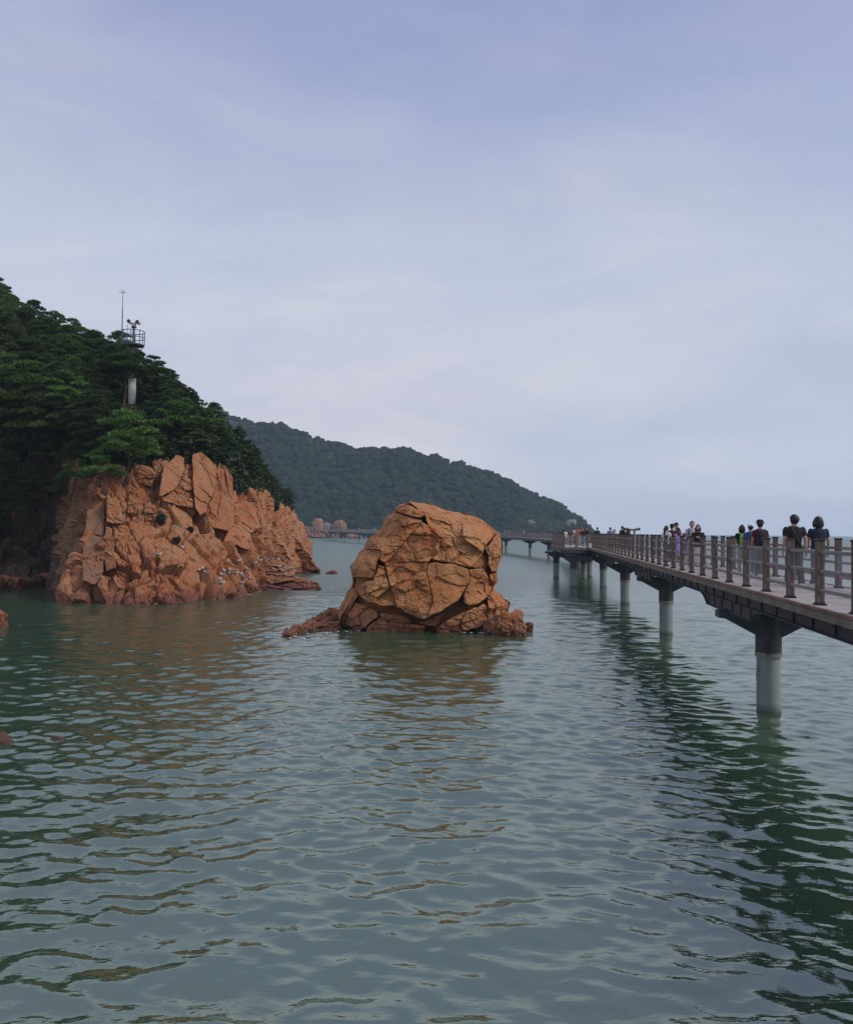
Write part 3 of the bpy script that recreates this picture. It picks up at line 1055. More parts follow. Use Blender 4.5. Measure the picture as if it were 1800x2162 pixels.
def rock_block(name, poly, dfun, off, mpp, mat, parent, tilt=(0, 0), e=0.30, w=0.16, T=1.4, nb=110, nr=16, wob=3.0, amp=1.0, seed=0, fsize=0.9, origin=(0, 0, 0), dip=0.0):
    """one joint-bounded block: the polygon is its outline as seen from the sea side, dfun the depth of the rock's face"""
    b = densify(poly, nb, wob, 300)
    c = b.mean(0)
    Rm = np.linalg.norm(b - c, axis=1).mean() * mpp
    ww = min(w, Rm * 0.45)
    rs = np.concatenate([[0.0], np.linspace(0.06, 1 - ww / Rm, nr), 1 - ww / Rm * np.array([0.75, 0.5, 0.28, 0.12, 0.0])])
    pp = c + rs[:, None, None] * (b - c)[None]
    dist = (1 - rs)[:, None] * (np.linalg.norm(b - c, axis=1) * mpp)[None]
    prof = 1 - np.clip(1 - dist / ww, 0, 1) ** 2.2
    base = dfun(pp[..., 0], pp[..., 1])
    M = np.stack([pp[..., 0] * mpp, base, -pp[..., 1] * mpp], -1)
    dipv = M.copy(); dipv[..., 2] += dip * M[..., 0]
    f1, k1, _ = facets(dipv + np.array([0, 0, seed * 9.1]), (fsize * 1.5, fsize, fsize), 70, 1.0)
    f2, k2, _ = facets(dipv + seed * 5.3, (fsize * 0.5, fsize * 0.4, fsize * 0.30), 71, 1.0)
    ck = np.exp(-(vnoise(dipv / np.array([1.1, 1.0, 0.75]) + 0.35 * fbm(M / 0.4, 75, 2)[..., None], 74) / 0.045) ** 2)
    ck2 = np.exp(-(vnoise(dipv / np.array([0.55, 0.5, 0.28]) + 0.25 * fbm(M / 0.25, 76, 2)[..., None] + 40, 77) / 0.06) ** 2)
    ckm = np.clip(0.5 + 1.1 * vnoise(M / 1.3, 79), 0, 1)
    f0, k0, _ = facets(dipv + np.array([3.0, 7.0, 1.0]), (1.9 * max(fsize, 0.9), 1.6, 1.5 * max(fsize, 0.9)), 69, 1.3)
    nz = amp * (0.20 * f0 + 0.13 * f1 + 0.055 * f2 - 0.05 * (1 - k1) - 0.022 * (1 - k2) + 0.04 * fbm(M / 0.5, 72, 4) + 0.03 * np.abs(fbm(dipv / np.array([0.5, 0.4, 0.12]), 73, 3)) - 0.03 * ck * ckm - 0.022 * ck2 * ckm)
    y = base + off + (tilt[0] * (pp[..., 0] - c[0]) + tilt[1] * (pp[..., 1] - c[1])) * mpp + e * (1 - prof) - nz * (0.35 + 0.65 * prof)
    front = P(pp[..., 0], pp[..., 1], y)
    back = []
    for rr_, dy in ((0.985, T * 0.45), (0.93, T * 0.8), (0.78, T)):
        q = c + rr_ * (b - c)
        back.append(P(q[:, 0], q[:, 1], y[-1] + dy))
    rings = np.concatenate([front[1:], np.array(back)], 0)
    m = len(rings)
    cen_f, cen_b = front[0].mean(0), back[-1].mean(0)
    V = np.concatenate([rings.reshape(-1, 3), [cen_f, cen_b]])
    V[:, :] += 0.03 * np.stack([vnoise(V / 0.4, 5), vnoise(V / 0.4, 6), vnoise(V / 0.4, 7)], -1)
    ii, jj = np.meshgrid(np.arange(m - 1), np.arange(nb), indexing='ij')
    ii, jj = ii.ravel(), jj.ravel(); kk = (jj + 1) % nb
    Q = np.stack([ii * nb + jj, (ii + 1) * nb + jj, (ii + 1) * nb + kk, ii * nb + kk], -1)
    j = np.arange(nb); k = (j + 1) % nb
    T1 = np.stack([np.full(nb, m * nb), j, k], -1)
    T2 = np.stack([np.full(nb, m * nb + 1), (m - 1) * nb + k, (m - 1) * nb + j], -1)
    area = 0.5 * np.sum(b[:, 0] * np.roll(b[:, 1], -1) - np.roll(b[:, 0], -1) * b[:, 1])
    Fs = [Q, np.concatenate([T1, T2])]
    if area > 0: Fs = [f[:, ::-1] for f in Fs]
    return mobj(name, V - np.asarray(origin, float), Fs, mat, parent)


def c3(pts):       # coordinates read off the enlargement of the sea rock
    return [(560 + x * 0.34325, 1020 + y * 0.34325) for x, y in pts]


def c2(pts):       # ... and of the cliff
    return [(x * 0.40046, 920 + y * 0.40033) for x, y in pts]


def build_sea_rock():
    D0 = 40.3
    mpp = 39.0 / FPX
    sil = c3([(440, 800), (470, 735), (515, 660), (530, 600), (520, 520), (555, 450), (600, 400), (640, 340), (700, 290), (722, 250), (745, 200), (790, 178),
              (797, 152), (830, 128), (870, 108), (980, 123), (1100, 156), (1180, 178), (1290, 203), (1370, 248), (1430, 290), (1452, 350), (1455, 440),
              (1442, 490), (1432, 560), (1430, 615), (1395, 640), (1440, 680), (1470, 715), (1503, 735), (1492, 780), (1445, 840), (1400, 900), (1380, 1100), (1000, 1150), (600, 1100), (430, 960)])

    def dfun(px, py, back=False):
        ds = seg_dist(px, py, sil) * mpp
        rho = np.clip(1 - ds / 2.3, 0, 1)
        z = (1339 - py) * mpp
        lean = 0.27 * np.clip(z, -1, 9)
        if back:
            return D0 + lean * 0.5 + 2.6 * np.sqrt(1 - rho ** 2)
        return D0 + lean - 2.5 * np.sqrt(1 - rho ** 2)

    org = np.array([1.0, 39.5, 0.0])
    root = empty("sea_rock", org)
    tag(root, "huge orange split boulder standing alone in the sea in front of the far hill", 'sea rock')
    # core that closes the joints and makes the landward side
    nb = 150
    b = densify(sil, nb, 2.0, 300)
    c = b.mean(0)
    rf = np.concatenate([np.linspace(0.05, 0.8, 14), [0.86, 0.91, 0.95, 0.98, 1.0]])
    fr = c + rf[:, None, None] * 0.985 * (b - c)[None]
    yf = dfun(fr[..., 0], fr[..., 1]) + 1.5
    bk = c + rf[::-1][1:, None, None] * 0.985 * (b - c)[None]
    yb = dfun(bk[..., 0], bk[..., 1], True)
    PB = P(bk[..., 0], bk[..., 1], yb)
    o1, k1, _ = facets(PB, (1.5, 1.3, 1.3), 80, 1.0)
    PB = PB + (np.array([0, 1.0, 0]) * (0.22 * o1 - 0.14 * (1 - k1) + 0.12 * fbm(PB / 0.7, 81, 4))[..., None])
    rings = np.concatenate([P(fr[..., 0], fr[..., 1], np.minimum(yf, D0 + 2.0)), PB], 0)
    m = len(rings)
    V = np.concatenate([rings.reshape(-1, 3), [rings[0].mean(0), rings[-1].mean(0)]])
    ii, jj = np.meshgrid(np.arange(m - 1), np.arange(nb), indexing='ij')
    ii, jj = ii.ravel(), jj.ravel(); kk = (jj + 1) % nb
    Q = np.stack([ii * nb + jj, (ii + 1) * nb + jj, (ii + 1) * nb + kk, ii * nb + kk], -1)
    j = np.arange(nb); k = (j + 1) % nb
    Tt = np.concatenate([np.stack([np.full(nb, m * nb), j, k], -1), np.stack([np.full(nb, m * nb + 1), (m - 1) * nb + k, (m - 1) * nb + j], -1)])
    mobj("rock_core", V - org, [Q[:, ::-1], Tt[:, ::-1]], M_ROCK, root)
    B = [  # outline, offset back(+), tilt x, tilt y, extra
        ([(795, 155), (830, 130), (870, 140), (955, 165), (982, 195), (950, 212), (900, 198), (812, 180)], -0.22, 0, 0.2, dict(T=1.0, e=0.25, fsize=0.6), "small capping stone on the rock's top left"),
        ([(742, 203), (795, 183), (900, 203), (965, 233), (850, 370), (737, 493), (702, 470), (704, 412), (640, 404), (600, 400), (640, 340), (700, 290), (722, 250)], 0.0, 0.10, 0.0, {}, None),
        ([(560, 452), (600, 402), (645, 408), (703, 412), (706, 440), (690, 500), (668, 588), (590, 592), (532, 578), (520, 520)], -0.12, 0.45, 0.1, dict(fsize=1.6, amp=0.7), "darker block on the rock's left shoulder"),
        ([(965, 238), (1005, 262), (1022, 287), (1088, 345), (1062, 430), (1015, 470), (1003, 492), (900, 480), (740, 505), (735, 497), (850, 372)], 0.05, -0.05, 0.05, {}, None),
        ([(868, 110), (980, 125), (1100, 158), (1180, 180), (1290, 205), (1370, 250), (1428, 290), (1346, 398), (1335, 440), (1270, 515), (1150, 497), (1020, 470), (1063, 430), (1090, 345), (1016, 284), (1003, 258), (985, 215), (985, 195), (960, 165)], -0.08, -0.05, 0.0, dict(dip=0.45), None),
        ([(1348, 400), (1372, 380), (1430, 293), (1452, 350), (1455, 440), (1442, 490), (1428, 545), (1392, 545), (1372, 500), (1375, 450)], 0.10, 0.1, 0.1, dict(fsize=0.7), "weathered overhanging block on the rock's right edge"),
        ([(1272, 515), (1336, 442), (1370, 450), (1368, 500), (1350, 525), (1300, 520)], 0.38, 0.3, 0.0, dict(fsize=0.5, T=0.8), None),
        ([(740, 507), (900, 482), (1003, 494), (985, 540), (1000, 620), (1030, 730), (985, 838), (880, 800), (803, 762), (775, 650)], -0.05, 0.0, -0.05, {}, None),
        ([(735, 512), (772, 650), (800, 760), (720, 748), (640, 735), (600, 715), (560, 655), (600, 620), (668, 595), (700, 500)], 0.0, 0.15, -0.05, {}, None),
        ([(1022, 488), (1150, 503), (1242, 522), (1256, 600), (1222, 680), (1180, 722), (1090, 790), (988, 838), (1032, 730), (1003, 620), (988, 540), (1005, 495)], -0.14, -0.05, -0.10, dict(fsize=1.8, amp=0.6), "smooth broad panel low on the rock's front"),
        ([(1250, 528), (1300, 524), (1350, 530), (1382, 620), (1392, 645), (1362, 700), (1300, 740), (1250, 757), (1216, 735), (1226, 682), (1258, 600)], 0.05, 0.25, 0.0, {}, None),
        ([(1378, 560), (1428, 550), (1433, 602), (1392, 628), (1380, 600)], 0.25, 0, 0, dict(T=0.8, fsize=0.6), "small stone wedged under the right overhang"),
        ([(545, 742), (620, 752), (700, 792), (692, 818), (650, 850), (610, 893), (560, 905), (490, 870), (500, 820)], 0.55, 0.1, -0.1, {}, None),
        ([(440, 800), (470, 735), (520, 655), (552, 645), (570, 690), (540, 735), (500, 815), (485, 860), (450, 850)], 0.35, 0.2, 0.0, {}, None),
        ([(610, 896), (700, 822), (800, 862), (900, 862), (980, 880), (965, 945), (870, 955), (770, 955), (640, 950)], 0.45, 0.0, -0.15, {}, None),
        ([(700, 800), (780, 808), (862, 822), (905, 848), (870, 862), (800, 866), (712, 832)], 0.40, 0, 0, dict(T=1.0, fsize=0.6), None),
        ([(1050, 892), (1100, 852), (1200, 805), (1340, 737), (1366, 762), (1362, 858), (1300, 890), (1140, 950), (1060, 955)], 0.35, -0.1, -0.1, {}, "reddish wet slab at the foot of the rock"),
        ([(905, 850), (985, 848), (1100, 800), (1060, 870), (1045, 890), (985, 880)], 0.75, 0, 0, dict(T=1.0, fsize=0.6), None),
        ([(1366, 690), (1395, 655), (1418, 662), (1440, 680), (1470, 715), (1503, 738), (1492, 785), (1445, 850), (1400, 890), (1366, 870), (1368, 770)], 0.20, 0.1, 0.0, dict(fsize=0.7), None),
    ]
    for i, (poly, off, tx, ty, kw, lab) in enumerate(B):
        a = dict(tilt=(tx, ty), seed=i + 1, w=0.05, e=0.12, T=1.5, nb=150, nr=24, wob=2.0)
        a.update(kw)
        o = rock_block("rock_block", c3(poly), dfun, off, mpp, M_ROCK, root, origin=org, **a)
        if lab: o['label'] = lab
    return root


SEA_ROCK = build_sea_rock()


def lump(name, c, r, seed, mat, parent=None, sub=5, origin=(0, 0, 0), f=1.0, rz=0.0, ridges=False, smoothz=0.0):
    """free standing jointed stone"""
    v, F = ico(sub)
    n = v / np.linalg.norm(v, axis=1)[:, None]
    # superellipsoid: stones are blockier than balls
    p_ = np.sign(n) * np.abs(n) ** 0.72
    V = p_ * np.asarray(r, float)
    cs, sn = math.cos(rz), math.sin(rz)
    V = V @ np.array([[cs, sn, 0], [-sn, cs, 0], [0, 0, 1]])
    m = float(np.mean(r))
    q = V + seed * 17.3
    o1, k1, _ = facets(q, np.full(3, 0.8 * m * f), 90, 1.0)
    o2, k2, _ = facets(q, np.full(3, 0.3 * m * f), 91, 1.0)
    d = m * (0.20 * o1 + 0.07 * o2 - 0.10 * (1 - k1) - 0.03 * (1 - k2) + 0.05 * fbm(q / (0.3 * m), 92, 4))
    if ridges:
        d += m * 0.16 * np.abs(np.sin(V[:, 0] / (0.12 * m) + 2 * vnoise(q / (0.6 * m), 94)))
    V = V + n * d[:, None] + np.asarray(c, float) - np.asarray(origin, float)
    return mobj(name, V, F, mat, parent)


# low rocks round the sea rock's foot and elsewhere in the water
def sea_lump(name, px, py, wpx, hpx, dep, label, seed, mat=M_ROCK, cat='rock', yd=0.7, group=None, sink=0.35, **kw):
    p = W(px, py); d = p[1]
    mp = d / FPX
    rx, rz_ = wpx * mp / 2, hpx * mp
    o = lump(name, (p[0], d + rx * yd * 0.5, rz_ * (0.5 - sink) + 0.0), (rx, max(rx * yd, 0.3), rz_ * 0.62), seed, mat, **kw)
    tag(o, label, cat, group)
    return o


sea_lump("fluted_rock", 1068, 1340, 76, 44, 0, "fluted tan rock at the right foot of the big sea rock", 3, ridges=True, yd=0.8, sink=0.12)
sea_lump("dark_rock", 1116, 1332, 16, 17, 0, "small black rock just right of the fluted rock", 5, M_CLIFF, sink=0.1)
lr = empty("rock_ledge", W(650, 1325) + np.array([0, 0, 0]))
tag(lr, "low red broken ledge trailing left from the big sea rock", 'rock ledge')
for i, (px, py, w_, h_) in enumerate([(702, 1318, 66, 34), (676, 1325, 50, 24), (652, 1331, 40, 20), (628, 1337, 34, 17), (608, 1343, 26, 13), (690, 1330, 60, 16)]):
    p = W(px, py); mp = p[1] / FPX
    lump("ledge_block", (p[0], p[1] + 0.5, h_ * mp * 0.18), (w_ * mp / 2, 0.62, h_ * mp * 0.68), 20 + i, M_ROCK, lr, 4, origin=lr.location, f=0.7)
sea_lump("low_rock", 700, 1212, 24, 7, 0, "tiny dark rock awash right of the headland's tip", 8, M_CLIFF)
sea_lump("shore_rock", -30, 1325, 76, 50, 0, "red rock cut by the left edge of the view", 9, M_CLIFF)

def build_foam():
    """white wash where the swell breaks on the rocks"""
    rng = np.random.default_rng(77)
    spots = [(x, y, 0.35) for x, y in [(690, 1338), (715, 1334), (985, 1337), (1015, 1322), (1128, 1338), (650, 1345), (620, 1350)]]
    spots += [(x, y, 0.5) for x, y in [(600, 1243), (650, 1243), (540, 1256), (0, 1322), (668, 1209), (690, 1214)]]
    V, F, n = [], [], 0
    for px, py, sp in spots:
        c = W(px, py)
        for _ in range(12):
            q = c + np.array([rng.normal(0, sp * 1.3), rng.normal(-0.1, sp * 0.55), 0])
            a = rng.uniform(0.010, 0.035) * (1.6 if rng.random() < 0.15 else 1); b_ = a * rng.uniform(1.2, 4.5)
            k = 7
            th = np.arange(k) / k * 6.283
            r = rng.uniform(0.6, 1.2, k)
            V.append(np.stack([q[0] + np.cos(th) * b_ * r, q[1] + np.sin(th) * a * r, np.full(k, 0.035 + 0.03 * rng.random())], -1))
            V.append(np.array([[q[0], q[1], 0.055 + 0.03 * rng.random()]]))
            for i in range(k): F.append((n + i, n + (i + 1) % k, n + k))
            n += k + 1
    o = mobj("sea_foam", np.concatenate(V), np.array(F), simple("foam", (0.45, 0.47, 0.48), 0.7, 0.1), smooth=True)
    tag(o, "thin white foam flecks where the swell meets the rocks", 'foam', kind='stuff')


build_foam()

# rock awash in the left foreground
p = W(20, 1578)
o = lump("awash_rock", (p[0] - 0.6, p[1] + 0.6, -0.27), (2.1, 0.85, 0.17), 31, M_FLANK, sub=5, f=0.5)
tag(o, "flat red rock just breaking the surface in the left foreground", 'rock')


# ------------------------------------------------------------------ big blocks of the cliff
def build_cliff_blocks():
    def block(pts, out, kw, lab=None, T=2.4):
        poly = c2(pts)
        A = np.array(poly)
        hits = []
        cc = A.mean(0)
        for q in list(A * 0.85 + cc * 0.15) + [cc]:
            h = ray_hit(q[0], q[1], [CLIFF_BVH])
            if h is not None: hits.append((q[0], q[1], h[0][1]))
        hits = np.array(hits)
        med = np.median(hits[:, 2])
        hits = hits[np.abs(hits[:, 2] - med) < 5]
        G = np.column_stack([hits[:, 0] - cc[0], hits[:, 1] - cc[1], np.ones(len(hits))])
        co = np.linalg.lstsq(G, hits[:, 2], rcond=None)[0]
        co[:2] = np.clip(co[:2], -0.05, 0.05)
        mpp = med / FPX
        df = lambda px, py: co[2] + co[0] * (px - cc[0]) + co[1] * (py - cc[1])
        a = dict(e=0.22, w=0.09, T=T, nb=130, nr=26, wob=1.8, fsize=1.6, amp=1.5)
        a.update(kw)
        mt = a.pop('mat', M_CLIFF)
        o = rock_block("rock_slab", poly, df, -out, mpp, mt, CLIFF, origin=np.array(CLIFF.location), **a)
        if lab: o['label'] = lab
    block([(1012, 105), (1060, 85), (1120, 140), (1138, 180), (1135, 262), (1118, 305), (1088, 400), (1060, 425), (1025, 385), (1016, 262)], 0.8, dict(seed=1, amp=0.7, fsize=2.6), "tall smooth orange slab on the cliff top")
    block([(1150, 145), (1196, 165), (1222, 222), (1232, 342), (1232, 480), (1200, 505), (1120, 482), (1086, 422), (1120, 302), (1140, 262), (1140, 180)], 0.9, dict(seed=2, amp=0.8, fsize=2.4), "tall slab with a cross joint right of the smooth one")
    block([(862, 162), (930, 100), (968, 118), (972, 180), (942, 262), (892, 302), (840, 322), (850, 232)], 0.9, dict(seed=3, amp=0.8, fsize=2.0))
    block([(942, 266), (984, 150), (1012, 150), (1018, 382), (962, 375), (900, 360), (845, 342), (892, 305)], 0.6, dict(seed=4, fsize=0.8, amp=1.3))
    block([(1240, 338), (1312, 352), (1352, 402), (1372, 482), (1320, 515), (1242, 465)], 0.9, dict(seed=5, amp=0.8, fsize=2.0))
    block([(1355, 400), (1380, 408), (1398, 470), (1380, 500), (1372, 470)], 1.0, dict(seed=15))
    block([(1215, 470), (1292, 480), (1322, 522), (1312, 602), (1250, 585), (1175, 560)], 1.0, dict(seed=6, amp=0.7, fsize=2.2), "square block below the tall slabs")
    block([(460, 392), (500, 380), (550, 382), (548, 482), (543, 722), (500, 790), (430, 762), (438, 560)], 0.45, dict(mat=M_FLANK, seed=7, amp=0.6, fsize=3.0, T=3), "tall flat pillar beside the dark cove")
    block([(556, 482), (585, 490), (600, 560), (610, 700), (560, 720), (548, 600)], 0.5, dict(seed=8, amp=0.7, fsize=2.0))
    block([(562, 332), (612, 322), (655, 440), (640, 467), (562, 462)], 0.8, dict(seed=9, amp=0.7, fsize=1.6))
    for i, pts in enumerate([
        [(612, 345), (650, 335), (672, 372), (655, 405), (630, 395)], [(668, 348), (700, 338), (722, 350), (715, 420), (690, 430), (665, 400)],
        [(760, 350), (800, 360), (828, 400), (822, 450), (765, 455), (755, 400)], [(595, 480), (670, 470), (680, 500), (660, 545), (600, 552)],
        [(700, 180), (740, 150), (800, 170), (830, 200), (800, 270), (720, 250)],
    ]):
        block(pts, 0.35, dict(seed=30 + i, amp=1.2, fsize=1.0, e=0.30, w=0.10), T=1.5)
    # shelves and outlying rocks at the right, each a few metres beyond the last
    def free(pts, d0, gx, gy, kw, lab=None, name="rock_slab"):
        poly = c2(pts); A = np.array(poly); cc = A.mean(0)
        df = lambda px, py: d0 + gx * (px - cc[0]) + gy * (py - cc[1])
        a = dict(e=0.5, w=0.18, T=4.0, nb=150, nr=26, wob=3.0, fsize=1.1, amp=2.6)
        a.update(kw)
        o = rock_block(name, poly, df, 0, d0 / FPX, M_CLIFF, CLIFF, origin=np.array(CLIFF.location), **a)
        if lab: o['label'] = lab
    free([(1480, 560), (1520, 532), (1575, 555), (1612, 600), (1640, 640), (1665, 680), (1692, 708), (1690, 722), (1640, 735), (1575, 735), (1545, 700), (1525, 640)], 92, -0.02, -0.05, dict(seed=50), "brown rock mass standing at the water right of the cliff")
    free([(1380, 500), (1440, 500), (1500, 560), (1530, 640), (1560, 720), (1480, 720), (1400, 690), (1340, 640), (1320, 580), (1340, 520)], 80, 0.01, -0.06, dict(seed=51, fsize=0.9, amp=2.2, dip=0.3))
    free([(1318, 692), (1360, 680), (1420, 690), (1490, 715), (1560, 742), (1640, 765), (1692, 788), (1698, 800), (1680, 812), (1560, 825), (1450, 808), (1380, 790), (1325, 755)], 67.5, 0.0, -0.12, dict(seed=52, dip=-0.35, fsize=1.2), "long red rock tongue pointing into the sea", )
    free([(1340, 650), (1400, 640), (1480, 665), (1540, 700), (1560, 742), (1480, 735), (1400, 705), (1340, 690)], 71.5, 0.0, -0.15, dict(seed=53, dip=-0.3, fsize=0.9))
    free([(1340, 795), (1430, 780), (1500, 800), (1535, 815), (1500, 832), (1440, 842), (1370, 842)], 64.5, 0.0, -0.12, dict(seed=54, T=2.5))
    free([(1280, 790), (1340, 770), (1380, 830), (1370, 870), (1260, 885), (1240, 850)], 61.5, 0.0, -0.08, dict(seed=55, T=3))
    # stones lying in the cove
    for i, (px, py, w_, h_) in enumerate([(12, 1244, 50, 26), (45, 1240, 44, 22), (78, 1238, 48, 26), (110, 1240, 36, 22), (-30, 1246, 60, 34), (25, 1226, 60, 36), (64, 1222, 46, 34), (98, 1216, 46, 40)]):
        p = W(px, py); mp = p[1] / FPX
        lump("cove_stone", (p[0], p[1] + 1.0, h_ * mp * 0.3), (w_ * mp * 0.5, 1.1, h_ * mp * 0.6), 60 + i, M_CLIFF, CLIFF, 4, origin=CLIFF.location)


build_cliff_blocks()

# rocks along the far shore below the hill
FS = [(640, 1136, 18, 24, M_FARROCK, "reddish rock at the left end of the far shore"), (656, 1135, 24, 22, M_FARROCK, "brown far shore rock behind the cliff's right edge"),
      (670, 1128, 24, 32, M_FARROCK, "tall pointed orange rock on the far shore"), (689, 1126, 18, 22, M_PALE, "pale square rock on the far shore"),
      (716, 1122, 28, 22, M_FARROCK, "rounded orange boulder behind the end of the far walkway"), (672, 1136, 34, 9, M_FARROCK, "low rock strip at the water under the pointed rock"),
      (702, 1137, 26, 14, M_FARROCK, "low red rock beside the far walkway's end"), (739, 1137, 22, 9, M_FARROCK, "flat rock between the far walkway's piles"),
      (752, 1137, 20, 8, M_FARROCK, "flat rock seen under the far walkway"), (1122, 1112, 18, 14, M_PALE, "bare pale rock patch on the far hill above the walkway"),
      (1206, 1122, 20, 26, M_PALE, "pale rock face at the right tip of the far hill"), (1170, 1124, 22, 12, M_PALE, "grey rock low on the far hill near its tip")]
for i, (px, py, w_, h_, m_, lab) in enumerate(FS):
    d = 478 if px < 800 else 566
    p = P(px, py, d); mp = d / FPX
    o = lump("shore_rock", (p[0], d + 2, p[2] + h_ * mp * 0.42), (w_ * mp * 0.52, w_ * mp * 0.5, h_ * mp * 0.58), 80 + i, m_, sub=4)
    tag(o, lab, 'rock', "rocks along the far shore")


def scene_hit(px, py):
    """where the sight line through that pixel meets what has been built"""
    dg = bpy.context.evaluated_depsgraph_get()
    o = Vector((0, 0, CAM_Z))
    d = (Vector(P(px, py, 50.0)) - o).normalized()
    ok, loc, nor, idx, ob, mx = scene.ray_cast(dg, o, d)
    return loc if ok else None


# shrubs rooted in the cliff
def shrub(px, py, w_, h_, label, seed):
    h = (scene_hit(px, py),)
    rng = np.random.default_rng(seed)
    mp = h[0][1] / FPX
    n = 420
    a = rng.normal(size=(n, 3)); a /= np.linalg.norm(a, axis=1)[:, None]
    C = a * np.array([w_ * mp / 2, w_ * mp / 2, h_ * mp / 2]) * (rng.random((n, 1)) ** 0.4)
    V, F = leaf_tris(rng, C, 0.15)
    o = mobj("cliff_shrub", V, F, M_BUSH)
    o.location = h[0] + Vector((0, -0.3, 0))
    tag(o, label, 'shrub', "shrubs growing on the cliff")


shrub(342, 1097, 20, 26, "round dark shrub growing in the middle of the cliff face", 1)
shrub(404, 1119, 10, 12, "tiny green tuft right of the round cliff shrub", 2)
shrub(375, 1140, 12, 10, "small weed below the round shrub on the cliff", 3)
shrub(583, 1068, 16, 22, "dark shrub hanging among the far cliff's pale pillars", 4)
shrub(606, 1055, 22, 18, "dark pine scrub at the cliff's right skyline", 5)


# ================================================================== BOARDWALK
OX, SLP = 5.28, 0.1246
UL = math.sqrt(1 + SLP * SLP)
U = np.array([SLP / UL, 1 / UL, 0.0])
WV = np.array([1 / UL, -SLP / UL, 0.0])
UP = np.array([0, 0, 1.0])
RZ = -math.atan2(U[0], U[1])
SEP = 2.13
MIDW = SEP / 2
DZ = 3.42


def BL(Y, a=0.0, z=0.0):
    """point of the boardwalk: Y along, a metres to the right of the left railing, z over the deck"""
    return np.array([OX + SLP * Y, Y, DZ]) + WV * a + UP * z


BW_O = np.array([9.0, 30.0, 0.0])
BW = empty("boardwalk", BW_O)
tag(BW, "long curving sea boardwalk with brown railings on grey piles", 'boardwalk')


def bput(o, p, rz=RZ, parent=BW):
    o.location = np.asarray(p) - BW_O
    o.rotation_euler = (0, 0, rz)
    return o


